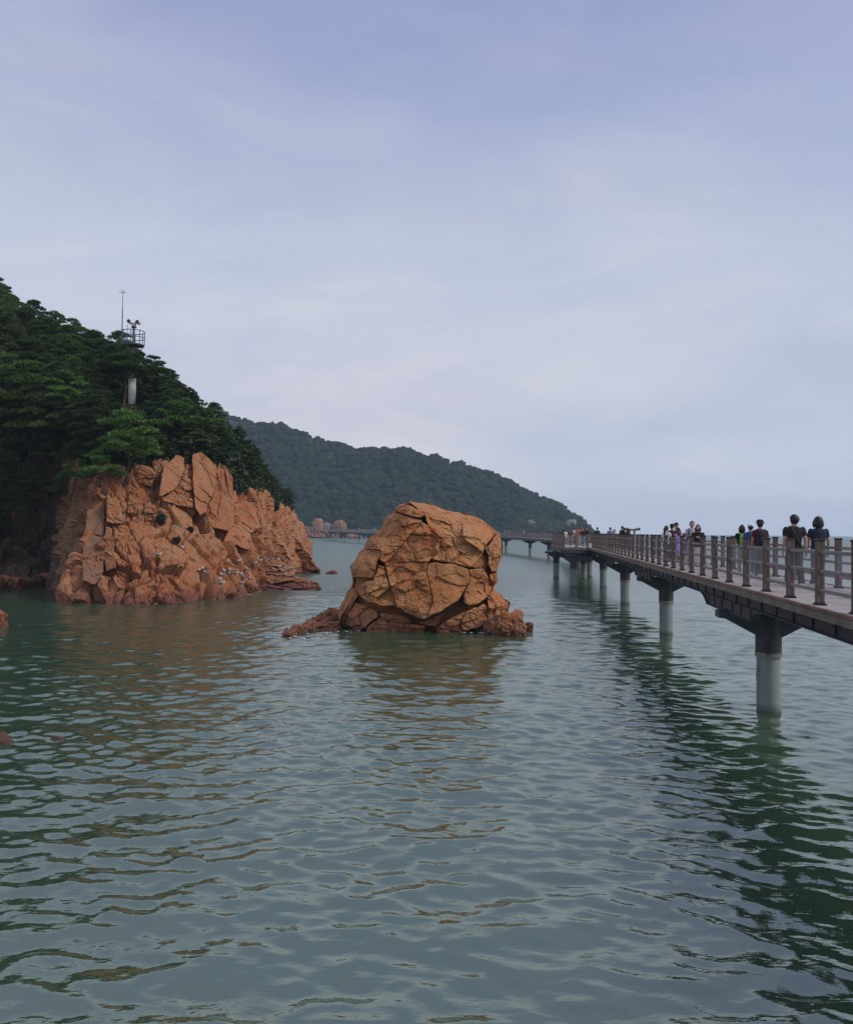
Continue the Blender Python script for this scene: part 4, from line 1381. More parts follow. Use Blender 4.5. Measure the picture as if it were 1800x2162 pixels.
def build_boardwalk():
    # ---- posts, each with cap and base plate
    def post_mesh():
        mb = MB()
        w_, g, k = 0.064, 0.011, 0.018
        prof = [(-w_, -w_), (-k - g, -w_), (-k - g * .5, -w_ + g), (k + g * .5, -w_ + g), (k + g, -w_), (w_, -w_), (w_, -k - g), (w_ - g, -k - g * .5), (w_ - g, k + g * .5), (w_, k + g), (w_, w_),
                (k + g, w_), (k + g * .5, w_ - g), (-k - g * .5, w_ - g), (-k - g, w_), (-w_, w_), (-w_, k + g), (-w_ + g, k + g * .5), (-w_ + g, -k - g * .5), (-w_, -k - g)]
        mb.prism(prof, 0.022, 1.165, ((0, 0, 0), (1, 0, 0), (0, 1, 0), (0, 0, 1)))
        mb.box((0.0, 0.082, 0.13), (0.055, 0.038, 0.21), bev=0.008)     # rail shoe at the post's foot
        return mb.mesh("post", M_POST)
    pm = post_mesh()
    cm = MB().box((0, 0, 1.186), (0.158, 0.158, 0.042), bev=0.010).mesh("cap", M_CAP)
    bm_ = MB().box((0, 0, 0.011), (0.195, 0.195, 0.022)).box((0, 0, 0.035), (0.158, 0.158, 0.03)).mesh("base_plate", M_CAP)
    step = 1.72 / UL * UL
    dY = 1.72 / UL * 1.0
    Yp = [15.1 + dY * k for k in range(-6, 33)]
    railm = MB().box((0, 0, 0), (0.052, 1.72 - 0.12, 0.068), bev=0.008).mesh("rail", M_RAIL)
    glassm = MB().box((0, 0, 0), (0.010, 1.52, 0.63)).mesh("acrylic_panel", M_GLASS)
    for side, a in ((0, 0.0), (1, SEP)):
        for i, Y in enumerate(Yp):
            p = bpy.data.objects.new("post", pm); link(p, BW)
            bput(p, BL(Y, a), RZ + (math.pi if side else 0))
            link(bpy.data.objects.new("cap", cm), p)
            link(bpy.data.objects.new("base_plate", bm_), p)
            if i < len(Yp) - 1:
                Ym = Y + dY / 2
                for z in (0.27, 0.62, 0.965):
                    r = bpy.data.objects.new("rail", railm); link(r, BW)
                    bput(r, BL(Ym, a, z))
                g = bpy.data.objects.new("acrylic_panel", glassm); link(g, BW)
                bput(g, BL(Ym, a + (0.045 if side == 0 else -0.045), 0.60))
    # ---- deck boards
    Y0, Y1, bw_ = 2.5, 136.0, 0.148
    rng = random.Random(4)
    nb = int((Y1 - Y0) * UL / bw_)
    mm = [MB().box((0, 0, -0.02), (SEP + 0.50, bw_ - 0.008 - 0.002 * k, 0.04 - 0.002 * k)).mesh("deck_board", M_DECK) for k in range(3)]
    rest = MB()
    for i in range(nb):
        Y = Y0 + i * bw_ / UL
        if 9.5 < Y < 50:
            o = bpy.data.objects.new("deck_board", mm[rng.randrange(3)]); link(o, BW)
            bput(o, BL(Y, MIDW + rng.uniform(-0.006, 0.006), rng.uniform(-0.003, 0.003)))
        else:
            rest.box(BL(Y, MIDW, -0.02) - BW_O, (SEP + 0.50, bw_ - 0.008, 0.04), rz=RZ)
    o = rest.build("deck_boards", M_DECK, BW); o['kind'] = 'stuff'
    # ---- edge boards, fascia, girders
    def strip(name, a, z, w_, h_, Ya, Yb, mat, bev=0.0, parent=BW):
        L = (Yb - Ya) * UL
        o = MB().box((0, 0, 0), (w_, L, h_), bev=bev).build(name, mat, parent)
        return bput(o, BL((Ya + Yb) / 2, a, z))
    segs = [(2.5, 9), (9, 15.2), (15.2, 21.0), (21.0, 27.1), (27.1, 33), (33, 45), (45, 57), (57, 70.6)]
    for ya, yb in segs:
        for a in (-0.275, SEP + 0.275):
            strip("edge_board", a, -0.010, 0.055, 0.064, ya, yb - 0.006, M_EDGE, 0.008)
            strip("fascia_board", a + (0.006 if a < 0 else -0.006), -0.115, 0.040, 0.135, ya, yb - 0.006, M_FASCIA)
    STIFF = MB().box((0.026, 0, -0.325), (0.036, 0.012, 0.276)).box((-0.026, 0, -0.325), (0.036, 0.012, 0.276)).mesh("stiffener", M_STEEL)

    def girder(a, Ya, Yb, near=True):
        g = MB()
        L = (Yb - Ya) * UL
        g.box((0, 0, -0.325), (0.014, L, 0.29)); g.box((0, 0, -0.178), (0.17, L, 0.016)); g.box((0, 0, -0.474), (0.26, L, 0.020))
        o = g.build("girder", M_STEEL, BW)
        bput(o, BL((Ya + Yb) / 2, a))
        st = MB()
        n = int(L / 1.15)
        for i in range(n):
            y = -L / 2 + 0.4 + i * 1.15
            if a < 1 and Ya < 50:
                q = link(bpy.data.objects.new("stiffener", STIFF), o); q.location = (0, y, 0)
            else:
                for s in (-1, 1): st.box((s * 0.044, y, -0.325), (0.072, 0.012, 0.276))
        if st.n: st.build("stiffeners", M_STEEL, o)['kind'] = 'stuff'
        return o
    for a in (0.02, SEP - 0.02):
        for ya, yb in ((2.5, 22.2), (22.205, 38.7), (38.705, 55.3), (55.305, 71.5), (71.505, 136)):
            girder(a, ya, yb)
    xb = MB()
    for i in range(60):
        Y = 3 + i * 2.2
        xb.box(BL(Y, MIDW, -0.30) - BW_O, (SEP - 0.08, 0.09, 0.16), rz=RZ)
    xb.build("cross_beam", M_STEEL, BW)
    # ---- piers
    def pier(Y, a=MIDW, name="pier", wings=True, haunch=True, c=None, rz=RZ, dz=0.0, span=1.32, kind=0):
        base = BL(Y, a) if c is None else np.array(c, float)
        base[2] = 0
        R_ = empty(name); R_.parent = BW
        bput(R_, base, rz)
        mb = MB()
        mb.tube([(0, 0, -2.5), (0, 0, 1.50)], 0.300, 28, cap=False)
        # spiral weld seam
        th = np.linspace(0, 10.5, 120)
        mb.tube(np.stack([0.303 * np.cos(th + 2.0), 0.303 * np.sin(th + 2.0), -1.2 + th * 0.30], -1)[:90], 0.011, 5, cap=False)
        mb.build("pile", M_PILE, R_, smooth=True)
        mb = MB(); mb.tube([(0, 0, 1.46), (0, 0, 1.58)], 0.338, 28); mb.build("band", M_BAND, R_, smooth=False)
        mb = MB(); mb.tube([(0, 0, 1.581), (0, 0, 2.66 + dz)], 0.330, 28)
        mb.box((-0.12, -0.345, 1.75), (0.03, 0.05, 0.42)); mb.box((-0.12, -0.36, 1.70), (0.09, 0.06, 0.10))
        mb.build("sleeve", M_SLEEVE, R_, smooth=False)
        if wings:
            mb = MB()
            zt = 2.665 + dz
            poly = [(-span, zt), (-span, zt - 0.19), (-span + 0.18, zt - 0.21), (-0.30, zt - 0.66), (0.30, zt - 0.66), (span - 0.18, zt - 0.21), (span, zt - 0.19), (span, zt)]
            mb.prism(poly, -0.23, 0.23, ((0, 0, 0), (1, 0, 0), (0, 0, 1), (0, 1, 0)))
            mb.build("pile_cap", M_STEEL, R_)
            mb = MB()
            for s in (-1, 1):
                mb.box((s * 1.05, 0, zt + 0.015 + 0.0), (0.22, 0.30, 0.03))
            mb.build("bearing_pad", M_CAP, R_)
        if haunch:
            hl = [(-3.3, 0), (-2.9, -0.10), (-2.55, -0.30), (2.3, -0.30), (2.55, -0.17), (2.85, -0.06), (3.3, 0)]
            for s, aa in ((-1, 0.02 - MIDW), (1, MIDW - 0.02)):
                mb = MB()
                mb.prism([(y, z) for y, z in hl], -0.009, 0.009, ((aa, 0, 2.938), (0, 1, 0), (0, 0, 1), (1, 0, 0)))
                for k in range(len(hl) - 1):
                    (ya, za), (yb, zb) = hl[k], hl[k + 1]
                    L = math.hypot(yb - ya, zb - za); an = math.atan2(zb - za, yb - ya)
                    M = np.array([[1, 0, 0], [0, math.cos(an), -math.sin(an)], [0, math.sin(an), math.cos(an)]])
                    mb.box((aa, (ya + yb) / 2, 2.938 + (za + zb) / 2 - 0.008), (0.165, L, 0.014), M=M)
                for y in (-2.4, -1.5, -0.6, 0.6, 1.5, 2.2):
                    for q in (-1, 1): mb.box((aa + q * 0.024, y, 2.79), (0.030, 0.012, 0.285))
                mb.build("haunch", M_STEEL, R_)
        return R_
    for Y in (5.6, 22.2, 38.7, 55.3, 71.5, 88.0, 104.5, 121.0):
        pier(Y)
    # ---- lookout jutting out on the left at the first bend
    A = [np.array([11.62, 71.0]), BL(70.9, -0.28)[:2], BL(86.0, -0.28)[:2], np.array([12.9, 86.2])]
    lk = empty("lookout"); lk.parent = BW; lk.location = (0, 0, 0)
    fl = MB()
    n = 104
    for i in range(n):
        f0, f1 = i / n, (i + 0.93) / n
        q = [A[0] + (A[3] - A[0]) * f0, A[1] + (A[2] - A[1]) * f0, A[1] + (A[2] - A[1]) * f1, A[0] + (A[3] - A[0]) * f1]
        fl.prism([(p[0] - BW_O[0], p[1] - BW_O[1]) for p in q], DZ - 0.05, DZ - 0.006, ((0, 0, 0), (1, 0, 0), (0, 1, 0), (0, 0, 1)))
    o = fl.build("deck_boards", M_DECK, lk); o['kind'] = 'stuff'

    def rail_run(p0, p1, z0, z1, parent, spacing=1.72, fancy=True, faces=True):
        """posts, rails and panels between two ground points, joined (too small to pick apart)"""
        p0, p1 = np.array([*p0, z0], float), np.array([*p1, z1], float)
        L = np.linalg.norm((p1 - p0)[:2]); n = max(1, int(round(L / spacing)))
        an = -math.atan2(p1[0] - p0[0], p1[1] - p0[1])
        ps, ra = MB(), MB()
        gl = MB()
        for i in range(n + 1):
            p = p0 + (p1 - p0) * i / n - BW_O
            ps.box(p + UP * 0.585, (0.128, 0.128, 1.16), rz=an); 
            ps.m = 1; ps.box(p + UP * 1.186, (0.158, 0.158, 0.042), rz=an); ps.box(p + UP * 0.02, (0.22, 0.22, 0.036), rz=an); ps.m = 0
            if i < n:
                q = p0 + (p1 - p0) * (i + 0.5) / n - BW_O
                for z in (0.27, 0.62, 0.965): ra.box(q + UP * z, (0.045, L / n - 0.14, 0.058), rz=an)
                gl.box(q + UP * 0.6, (0.01, L / n - 0.2, 0.63), rz=an)
        o = ps.build("posts", [M_POST, M_CAP], parent); o['kind'] = 'stuff'
        o = ra.build("rails", M_RAIL, parent); o['kind'] = 'stuff'
        gl.build("acrylic_panels", M_GLASS, parent)['kind'] = 'stuff'
    ins = lambda p, dx, dy: (p[0] + dx, p[1] + dy)
    rail_run(ins(A[0], 0.2, 0.2), (BL(71.05, 0.0)[0] - 0.25, 71.2), DZ, DZ, lk, 1.25)
    rail_run(ins(A[0], 0.2, 0.2), ins(A[3], 0.2, -0.2), DZ, DZ, lk)
    rail_run(ins(A[3], 0.2, -0.2), BL(86.0, 0)[:2], DZ, DZ, lk)
    fr = MB()
    for i, j in ((0, 1), (3, 0), (2, 3)):
        a_, b_ = A[i], A[j]
        m_ = (a_ + b_) / 2; L = np.linalg.norm(b_ - a_); an = -math.atan2(b_[0] - a_[0], b_[1] - a_[1])
        fr.m = 0; fr.box((m_[0] - BW_O[0], m_[1] - BW_O[1], DZ - 0.085), (0.06, L + 0.05, 0.19), rz=an)
        fr.m = 1; fr.box((m_[0] - BW_O[0], m_[1] - BW_O[1], DZ - 0.34), (0.16, L - 0.1, 0.31), rz=an)
    fr.build("edge_beam", [M_FASCIA, M_STEEL], lk)
    fr = MB()
    for f in (0.02, 0.25, 0.5, 0.75, 0.98):
        a_ = A[0] + (A[3] - A[0]) * f; b_ = A[1] + (A[2] - A[1]) * f + np.array([1.2, 0])
        m_ = (a_ + b_) / 2; L = np.linalg.norm(b_ - a_); an = -math.atan2(b_[0] - a_[0], b_[1] - a_[1])
        fr.box((m_[0] - BW_O[0], m_[1] - BW_O[1], DZ - 0.42), (0.2, L, 0.48), rz=an)
    fr.build("cross_beam", M_STEEL, lk)
    for c in ((12.75, 71.7), (15.9, 83.6), (13.3, 84.8)):
        pier(0, c=(c[0], c[1], 0), haunch=False, dz=0.06, span=1.15)
    # ---- the walkway past the bend: joined runs following the far curve
    pts = [BL(136, MIDW)[:2], np.array([21.6, 146.0]), np.array([20.3, 162.0]), np.array([18.0, 187.0]), np.array([8.5, 216.0]), np.array([-3.0, 246.0]), np.array([-14.0, 276.0]), np.array([-24.5, 304.0]), np.array([-32, 328.0]), np.array([-41.5, 362.0]),
           np.array([-43, 392.0]), np.array([-40.5, 405.0]), np.array([-30.5, 420.0]), np.array([-14, 436.0])]
    zs = [DZ, 3.50, 3.56, 3.62, 3.72, 3.82, 3.92, 4.02, 4.05, 4.08, 4.1, 4.1, 4.1, 4.1]
    far = empty("far_stretch"); far.parent = BW
    half = MIDW + 0.28
    sh_ = MB(); fs = MB()
    off = []
    for i in range(len(pts)):
        d0 = pts[i] - pts[i - 1] if i else pts[1] - pts[0]
        d1 = pts[i + 1] - pts[i] if i < len(pts) - 1 else d0
        t_ = d0 / np.linalg.norm(d0) + d1 / np.linalg.norm(d1); t_ /= np.linalg.norm(t_)
        off.append(np.array([t_[1], -t_[0]]))
    for i in range(len(pts) - 1):
        for k, (mb_, zt, zb, hw) in enumerate(((sh_, 0.0, -0.05, half), (fs, -0.052, -0.48, half - 0.08))):
            V = []
            for j in (i, i + 1):
                l = pts[j] - off[j] * hw; r = pts[j] + off[j] * hw
                for z in (zt, zb):
                    V += [(l[0] - BW_O[0], l[1] - BW_O[1], zs[j] + z), (r[0] - BW_O[0], r[1] - BW_O[1], zs[j] + z)]
            mb_.add(V, [(0, 1, 5, 4), (3, 2, 6, 7), (0, 4, 6, 2), (1, 3, 7, 5), (0, 2, 3, 1), (4, 5, 7, 6)])
        for s in (-1, 1):
            hw = MIDW
            rail_run(pts[i] + s * off[i] * hw, pts[i + 1] + s * off[i + 1] * hw, zs[i], zs[i + 1], far)
    sh_.build("deck_boards", M_DECK, far)['kind'] = 'stuff'
    fs.build("girder", M_STEEL, far)
    # railing of the straight stretch beyond the lookout
    rail_run(BL(86.2, 0)[:2], BL(136, 0)[:2], DZ, DZ, far)
    rail_run(BL(70.9, SEP)[:2], BL(136, SEP)[:2], DZ, DZ, far)
    for ya, yb in ((70.6, 86), (86, 136)):
        for a in ((SEP + 0.275,) if ya < 80 else (-0.275, SEP + 0.275)):
            strip("fascia_board", a, -0.09, 0.045, 0.20, ya + 0.1, yb, M_FASCIA)
    for c, an in (((21.6, 146), RZ), ((20.3, 162), R(4)), ((18.0, 187), R(12)), ((8.5, 216), R(20)), ((-3, 246), R(20)), ((-14, 276), R(20)), ((-24.5, 304), R(18)), ((-32, 328), R(16)), ((-41.2, 360), R(14)), ((-43, 392), 0), ((-40.5, 405), 0), ((-30.5, 420), R(-30))):
        zz = np.interp(c[1], [p[1] for p in pts], zs)
        pier(0, c=(c[0], c[1], 0), rz=an, haunch=False, dz=zz - 3.42 + 0.27, span=1.5)


build_boardwalk()


def telescope(px, d, aim, label):
    p = P(px, 1130, d)
    root = empty("coin_telescope", (p[0], d, DZ), aim)
    tag(root, label, 'telescope', "telescopes on the boardwalk")
    mb = MB(); mb.tube([(0, 0, 0), (0, 0, 0.03), (0, 0, 0.031), (0, 0, 1.32)], [0.16, 0.16, 0.06, 0.05], 14); mb.build("stand", M_OLIVE, root)
    mb = MB(); mb.tube([(0, -0.09, 1.32), (0, 0.09, 1.32)], 0.05, 8); mb.box((0, 0, 1.40), (0.09, 0.12, 0.14), bev=0.015); mb.build("yoke", M_OLIVE, root)
    b = MB(); b.tube([(0, -0.32, 1.50), (0, -0.2, 1.51), (0, 0.10, 1.54), (0, 0.12, 1.54), (0, 0.34, 1.57)], [0.05, 0.065, 0.075, 0.10, 0.105], 14)
    tb = b.build("tube", M_OLIVE, root, smooth=False)
    e = MB(); e.tube([(0, 0.335, 1.57), (0, 0.42, 1.58)], 0.11, 14); e.tube([(0, -0.40, 1.49), (0, -0.31, 1.50)], 0.04, 10); e.build("lens_hood", M_BLACK, tb)


telescope(1327.5, 60.5, R(60), "olive telescope that a dark clad visitor is using at the far railing")
telescope(1338.5, 61.5, R(-80), "olive telescope pointing right, without a user, at the far railing")


# ================================================================== WATCH TOWER
def build_tower():
    d = 69.3
    g = P(278, 872, d)
    root = empty("camera_mast", g)
    tag(root, "white mast with railed platform and twin cameras rising out of the pines", 'mast')
    o = np.array(g)
    zp = P(279, 729, d)[2] - o[2]
    r = 23.5 * d / FPX
    M_ = MB(); zs_ = P(278, 797, d)[2] - o[2]
    M_.tube([(0, 0, -0.8), (0, 0, zs_)], 0.31, 18); M_.build("shaft", M_WHITE, root, smooth=True)
    M_ = MB(); M_.tube([(0, 0, zs_), (0, 0, zp - 0.02)], 0.13, 14)
    for k in range(6):
        a = k * math.pi / 3 + 0.3
        M_.tube([(0.2 * math.cos(a), 0.2 * math.sin(a), zp - 0.85), (r * 0.95 * math.cos(a), r * 0.95 * math.sin(a), zp - 0.05)], 0.035, 6)
    M_.build("bracket", M_MAST, root)
    M_ = MB(); M_.tube([(0, 0, zp - 0.03), (0, 0, zp + 0.06)], r, 28); M_.build("platform", M_MAST, root)
    for z in (0.62, 1.15):
        th = np.linspace(0, 2 * math.pi, 33)
        M_ = MB(); M_.tube(np.stack([r * np.cos(th), r * np.sin(th), zp + z + 0 * th], -1), 0.034, 6, cap=False); M_.build("hoop", M_MAST, root)
    for k in range(8):
        a = k * math.pi / 4 + 0.15
        M_ = MB(); M_.tube([(r * math.cos(a), r * math.sin(a), zp + 0.06), (r * math.cos(a), r * math.sin(a), zp + 1.15)], 0.032, 6); M_.build("upright", M_MAST, root)
    M_ = MB(); M_.tube([(0.05, 0, zp + 0.06), (0.05, 0, zp + 1.50)], 0.10, 12); M_.tube([(0.05, 0, zp + 1.45), (0.05, 0, zp + 1.52), (0.05, 0, zp + 1.6)], [0.10, 0.24, 0.2], 14)
    M_.build("camera_post", M_MAST, root)
    hd = MB(); hd.box((0.05, 0, zp + 1.78), (0.34, 0.3, 0.34), bev=0.06); ho = hd.build("camera_head", M_WHITE, root)
    for s in (-1, 1):
        q = MB(); c = np.array([0.05 + s * 0.36, -0.05, zp + 1.98 - (0.04 if s > 0 else -0.02)])
        q.tube([c + (0, 0.28, 0), c + (0, -0.2, 0)], 0.165, 14); q.build("camera_barrel", M_WHITE, ho, smooth=False)
        q = MB(); q.tube([c + (0, -0.201, 0), c + (0, -0.215, 0)], 0.145, 14); q.build("lens", M_BLACK, ho)
    aa = np.array([-r, 0, 0])
    M_ = MB(); zt = P(258, 617, d)[2] - o[2]
    M_.tube([aa + (0, 0, zp), aa + (0, 0, zp + 3.0), aa + (0, 0, zp + 3.05), aa + (0, 0, zt)], [0.045, 0.045, 0.028, 0.018], 7)
    an = M_.build("antenna", M_MAST, root)
    M_ = MB()
    for k in range(14):
        a = k * 2.4; e = R(-10 + 55 * (k % 4) / 3)
        M_.tube([aa + (0, 0, zt - 0.02), aa + (0.32 * math.cos(a) * math.cos(e), 0.32 * math.sin(a) * math.cos(e), zt + 0.30 * math.sin(e))], 0.008, 4)
    M_.build("lightning_brush", M_MAST, an)
    M_ = MB(); M_.tube([(-0.4, -0.2, zp), (-0.4, -0.2, zp + 1.7)], 0.02, 5); M_.build("thin_rod", M_MAST, root)


build_tower()


# ================================================================== PEOPLE
_mats = {}


def cloth(col, rough=0.85):
    k = tuple(round(c, 3) for c in col)
    if k not in _mats:
        _mats[k] = simple("cloth", col, rough, 0.14, 14.0, bump=0.25, bscale=35)
    return _mats[k]


M_SKIN = simple("skin", (0.40, 0.235, 0.155), 0.55, 0.10, 9.0)
M_HAIR = simple("black_hair", (0.014, 0.011, 0.011), 0.45, 0.3, 40.0)
M_LIP = simple("lips", (0.28, 0.09, 0.08), 0.5, 0.1, 9.0)


def remesh(mb, vox, extra=None):
    """fuse the collected shapes into one continuous skin"""
    me = mb.mesh("tmp", [])
    ob = bpy.data.objects.new("tmp", me); COL.objects.link(ob)
    m = ob.modifiers.new("r", 'REMESH'); m.mode = 'VOXEL'; m.voxel_size = vox
    s = ob.modifiers.new("s", 'SMOOTH'); s.factor = 0.5; s.iterations = 3
    dg = bpy.context.evaluated_depsgraph_get(); dg.update()
    ev = ob.evaluated_get(dg)
    m2 = ev.to_mesh()
    V = np.empty(len(m2.vertices) * 3); m2.vertices.foreach_get('co', V)
    n = np.empty(len(m2.polygons), int); m2.polygons.foreach_get('loop_total', n)
    li = np.empty(len(m2.loops), int); m2.loops.foreach_get('vertex_index', li)
    st = np.empty(len(m2.polygons), int); m2.polygons.foreach_get('loop_start', st)
    Q = li[st[n == 4][:, None] + np.arange(4)]
    T = li[st[n == 3][:, None] + np.arange(3)]
    ev.to_mesh_clear()
    bpy.data.objects.remove(ob); bpy.data.meshes.remove(me)
    V = V.reshape(-1, 3)
    F = [Q, T]
    if extra is not None and extra.n:
        e = np.concatenate(extra.v)
        if extra.q: F.append(np.concatenate(extra.q) + len(V))
        if extra.t: F.append(np.concatenate(extra.t) + len(V))
        V = np.concatenate([V, e])
    F4 = [f for f in F if len(f) and f.shape[1] == 4]; F3 = [f for f in F if len(f) and f.shape[1] == 3]
    return V, [np.concatenate(f) for f in (F4, F3) if f]


ARMS = {'down': ((0.132, -0.012, 0.640), (0.140, 0.030, 0.490)), 'fwd': ((0.130, 0.055, 0.655), (0.060, 0.165, 0.700)), 'raise': ((0.165, 0.060, 0.850), (0.050, 0.085, 0.935)),
        'back': ((0.136, -0.050, 0.645), (0.138, -0.060, 0.495)), 'swing': ((0.134, 0.030, 0.645), (0.132, 0.090, 0.510)), 'lean': ((0.13, 0.09, 0.66), (0.09, 0.19, 0.60)), 'hip': ((0.17, -0.03, 0.66), (0.10, 0.05, 0.58)),
        'cam': ((0.13, 0.08, 0.70), (0.05, 0.13, 0.86))}


def make_person(loc, h, rz, label, top, bottom, hair='short', shirt=(0.02, 0.02, 0.025), legs=(0.15, 0.15, 0.15), shoes=(0.7, 0.7, 0.7), arms=('down', 'down'), walk=0.0,
                hs=1.08, hat=None, hatc=(0.02, 0.02, 0.02), pack=None, strap=None, near=False, face=False, build=1.0, lean=0.0, turn=0.0):
    root = empty("person", loc, rz)
    tag(root, label, 'person')
    S = h
    vox = (0.0135 if near else 0.024)
    st = walk * 0.10
    sk = MB(); fing = MB()
    # trunk, neck, head
    ring = [(0.47, 0.075, 0.055), (0.53, 0.082, 0.060), (0.60, 0.070, 0.050), (0.68, 0.080, 0.056), (0.76, 0.093, 0.056), (0.81, 0.080, 0.048), (0.835, 0.040, 0.036), (0.875, 0.030, 0.032)]
    sk.tube([(0, 0, z) for z, _, _ in ring], [r * build for _, r, _ in ring], 16, ry=[r * build for _, _, r in ring])
    ct, sn = math.cos(turn), math.sin(turn)
    HM = np.array([[ct, -sn, 0], [sn, ct, 0], [0, 0, 1]])
    hc = np.array([0, 0.012, 0.926])

    def headfn(V):
        V = V.copy()
        low = np.clip(-V[:, 2], 0, 1)
        V[:, 0] *= 1 - 0.32 * low ** 1.5
        V[:, 1] *= np.where(V[:, 1] < 0, 1 - 0.30 * low, 1.0)
        return V
    sk.ell(hc, (0.048, 0.059, 0.069), 16, 12, M=HM, fn=headfn)
    hp = lambda x, y, z: hc + HM @ np.array([x, y, z])
    sk.tube([hp(0, 0.050, 0.008), hp(0, 0.064, -0.014)], [0.007, 0.011], 8)
    for s in (-1, 1):
        sk.ell(hp(s * 0.046, -0.004, -0.005), (0.006, 0.012, 0.019), 8, 6, M=HM)
    # legs
    legp = []
    for s, ph in ((-1, st), (1, -st)):
        hip, kn, an = np.array([s * 0.050, 0, 0.505]), np.array([s * 0.052, ph * 0.55 + 0.012, 0.285]), np.array([s * 0.050, ph * 1.25 - 0.012, 0.050])
        if ph < 0: an = an + np.array([0, -0.01, 0.012])
        legp.append((hip, kn, an))
        sk.tube([hip, hip * 0.5 + kn * 0.5, kn, kn * 0.6 + an * 0.4, an], np.array([0.055, 0.046, 0.033, 0.032, 0.021]) * build, 12)
        sk.tube([an + (0, -0.02, -0.028), an + (0, 0.03, -0.03), an + (0, 0.085, -0.038)], [0.022, 0.022, 0.014], 8)
    # arms and hands
    armp = []
    for s, a in ((-1, arms[0]), (1, arms[1])):
        e, w_ = [np.array(q) * np.array([s, 1, 1]) for q in ARMS[a]]
        sh_ = np.array([s * 0.098 * build, 0, 0.800])
        armp.append((sh_, e, w_))
        sk.tube([sh_ + (-s * 0.02, 0, 0.0), sh_, sh_ * 0.5 + e * 0.5, e, e * 0.5 + w_ * 0.5, w_], np.array([0.027, 0.028, 0.026, 0.022, 0.020, 0.0145]) * build, 10)
        f = (w_ - e) / np.linalg.norm(w_ - e)
        sd_ = np.cross(f, np.array([s, 0.0, 0.0])); sd_ = np.array([0, 1.0, 0]) if np.linalg.norm(sd_) < 0.2 else sd_ / np.linalg.norm(sd_)
        nrm = np.cross(f, sd_)
        if nrm[0] * s > 0: nrm = -nrm
        pc = w_ + f * 0.026
        sk.tube([w_, pc, w_ + f * 0.046], [0.012, 0.015, 0.013], 8, ry=[0.012, 0.020, 0.019])
        if near:
            for q, L in ((-1.5, 0.036), (-0.5, 0.044), (0.5, 0.041), (1.5, 0.031)):
                b0 = w_ + f * 0.040 + sd_ * q * 0.0090
                fing.tube([b0, b0 + f * L * 0.5 + nrm * 0.004, b0 + f * L * 0.85 + nrm * 0.014, b0 + f * L + nrm * 0.022], [0.0052, 0.0050, 0.0046, 0.0036], 6)
            b0 = w_ + f * 0.016 + sd_ * 0.016
            fing.tube([b0, b0 + sd_ * 0.014 + f * 0.018, b0 + sd_ * 0.014 + f * 0.036 + nrm * 0.008], [0.0065, 0.0058, 0.0042], 6)
    sk.v = [v * S for v in sk.v]; fing.v = [v * S for v in fing.v]

    def bend(V):
        V = np.array(V, float)
        if lean:
            k = np.clip((V[:, 2] / S - 0.52), 0, 1)
            V[:, 1] += math.tan(lean) * k * S
        return V
    V, F = remesh(sk, vox, fing)
    mobj("body", bend(V), F, M_SKIN, root, smooth=True)

    def garment(name, mb, mat, v=None):
        mb.v = [q * S for q in mb.v]
        V, F = remesh(mb, v or vox * 1.1)
        V = V + 0.004 * S * np.stack([vnoise(V / 0.07, 5), vnoise(V / 0.07, 6), 0 * V[:, 0]], -1)
        return mobj(name, bend(V), F, mat, root, smooth=True)
    # upper garment
    b_ = build
    g = MB()
    ring = [(0.485, 0.094, 0.068), (0.53, 0.092, 0.070), (0.60, 0.083, 0.063), (0.68, 0.090, 0.068), (0.76, 0.106, 0.068), (0.805, 0.095, 0.058), (0.832, 0.050, 0.044), (0.840, 0.042, 0.040)]
    if top == 'dress':
        ring = [(0.24, 0.125, 0.105), (0.40, 0.108, 0.090)] + ring[1:]
    g.tube([(0, 0, z) for z, _, _ in ring], [r * b_ for _, r, _ in ring], 18, ry=[r * b_ for _, _, r in ring])
    for (sh_, e, w_) in armp:
        g.ell(sh_ + np.array([0, 0, -0.004]), np.array([0.033, 0.035, 0.034]) * b_, 12, 8)
        end = 0.62 if top in ('tee', 'dress') else 1.75
        if end <= 1:
            pe = sh_ + (e - sh_) * end
            g.tube([sh_ + (0, 0, -0.005), sh_ * 0.5 + pe * 0.5, pe], np.array([0.040, 0.037, 0.035]) * b_, 12)
        else:
            pe = e + (w_ - e) * 0.85
            g.tube([sh_ + (0, 0, -0.005), sh_ * 0.5 + e * 0.5, e, pe], np.array([0.043, 0.036, 0.031, 0.024]) * b_, 12)
    garment("shirt" if top != 'dress' else "dress", g, cloth(shirt))
    # lower garment
    g = MB()
    if bottom == 'skirt':
        rg = [(0.14, 0.105, 0.095), (0.30, 0.100, 0.085), (0.45, 0.090, 0.072), (0.56, 0.080, 0.060)]
        g.tube([(0, 0, z) for z, _, _ in rg], [r for _, r, _ in rg], 18, ry=[r for _, _, r in rg])
        garment("skirt", g, cloth(legs))
    elif bottom in ('trousers', 'shorts'):
        rg = [(0.455, 0.080, 0.062), (0.50, 0.088, 0.067), (0.54, 0.086, 0.065), (0.565, 0.080, 0.060)]
        g.tube([(0, 0, z) for z, _, _ in rg], [r * b_ for _, r, _ in rg], 16, ry=[r * b_ for _, _, r in rg])
        for hip, kn, an in legp:
            if bottom == 'shorts':
                g.tube([hip + (0, 0, 0.02), hip * 0.5 + kn * 0.5, kn + (0, 0, 0.015)], np.array([0.060, 0.056, 0.052]) * b_, 12)
            else:
                g.tube([hip + (0, 0, 0.02), hip * 0.5 + kn * 0.5, kn, kn * 0.5 + an * 0.5, an + (0, 0, -0.012)], np.array([0.060, 0.054, 0.046, 0.043, 0.040]) * b_, 12)
        garment("trousers" if bottom == 'trousers' else "shorts", g, cloth(legs))
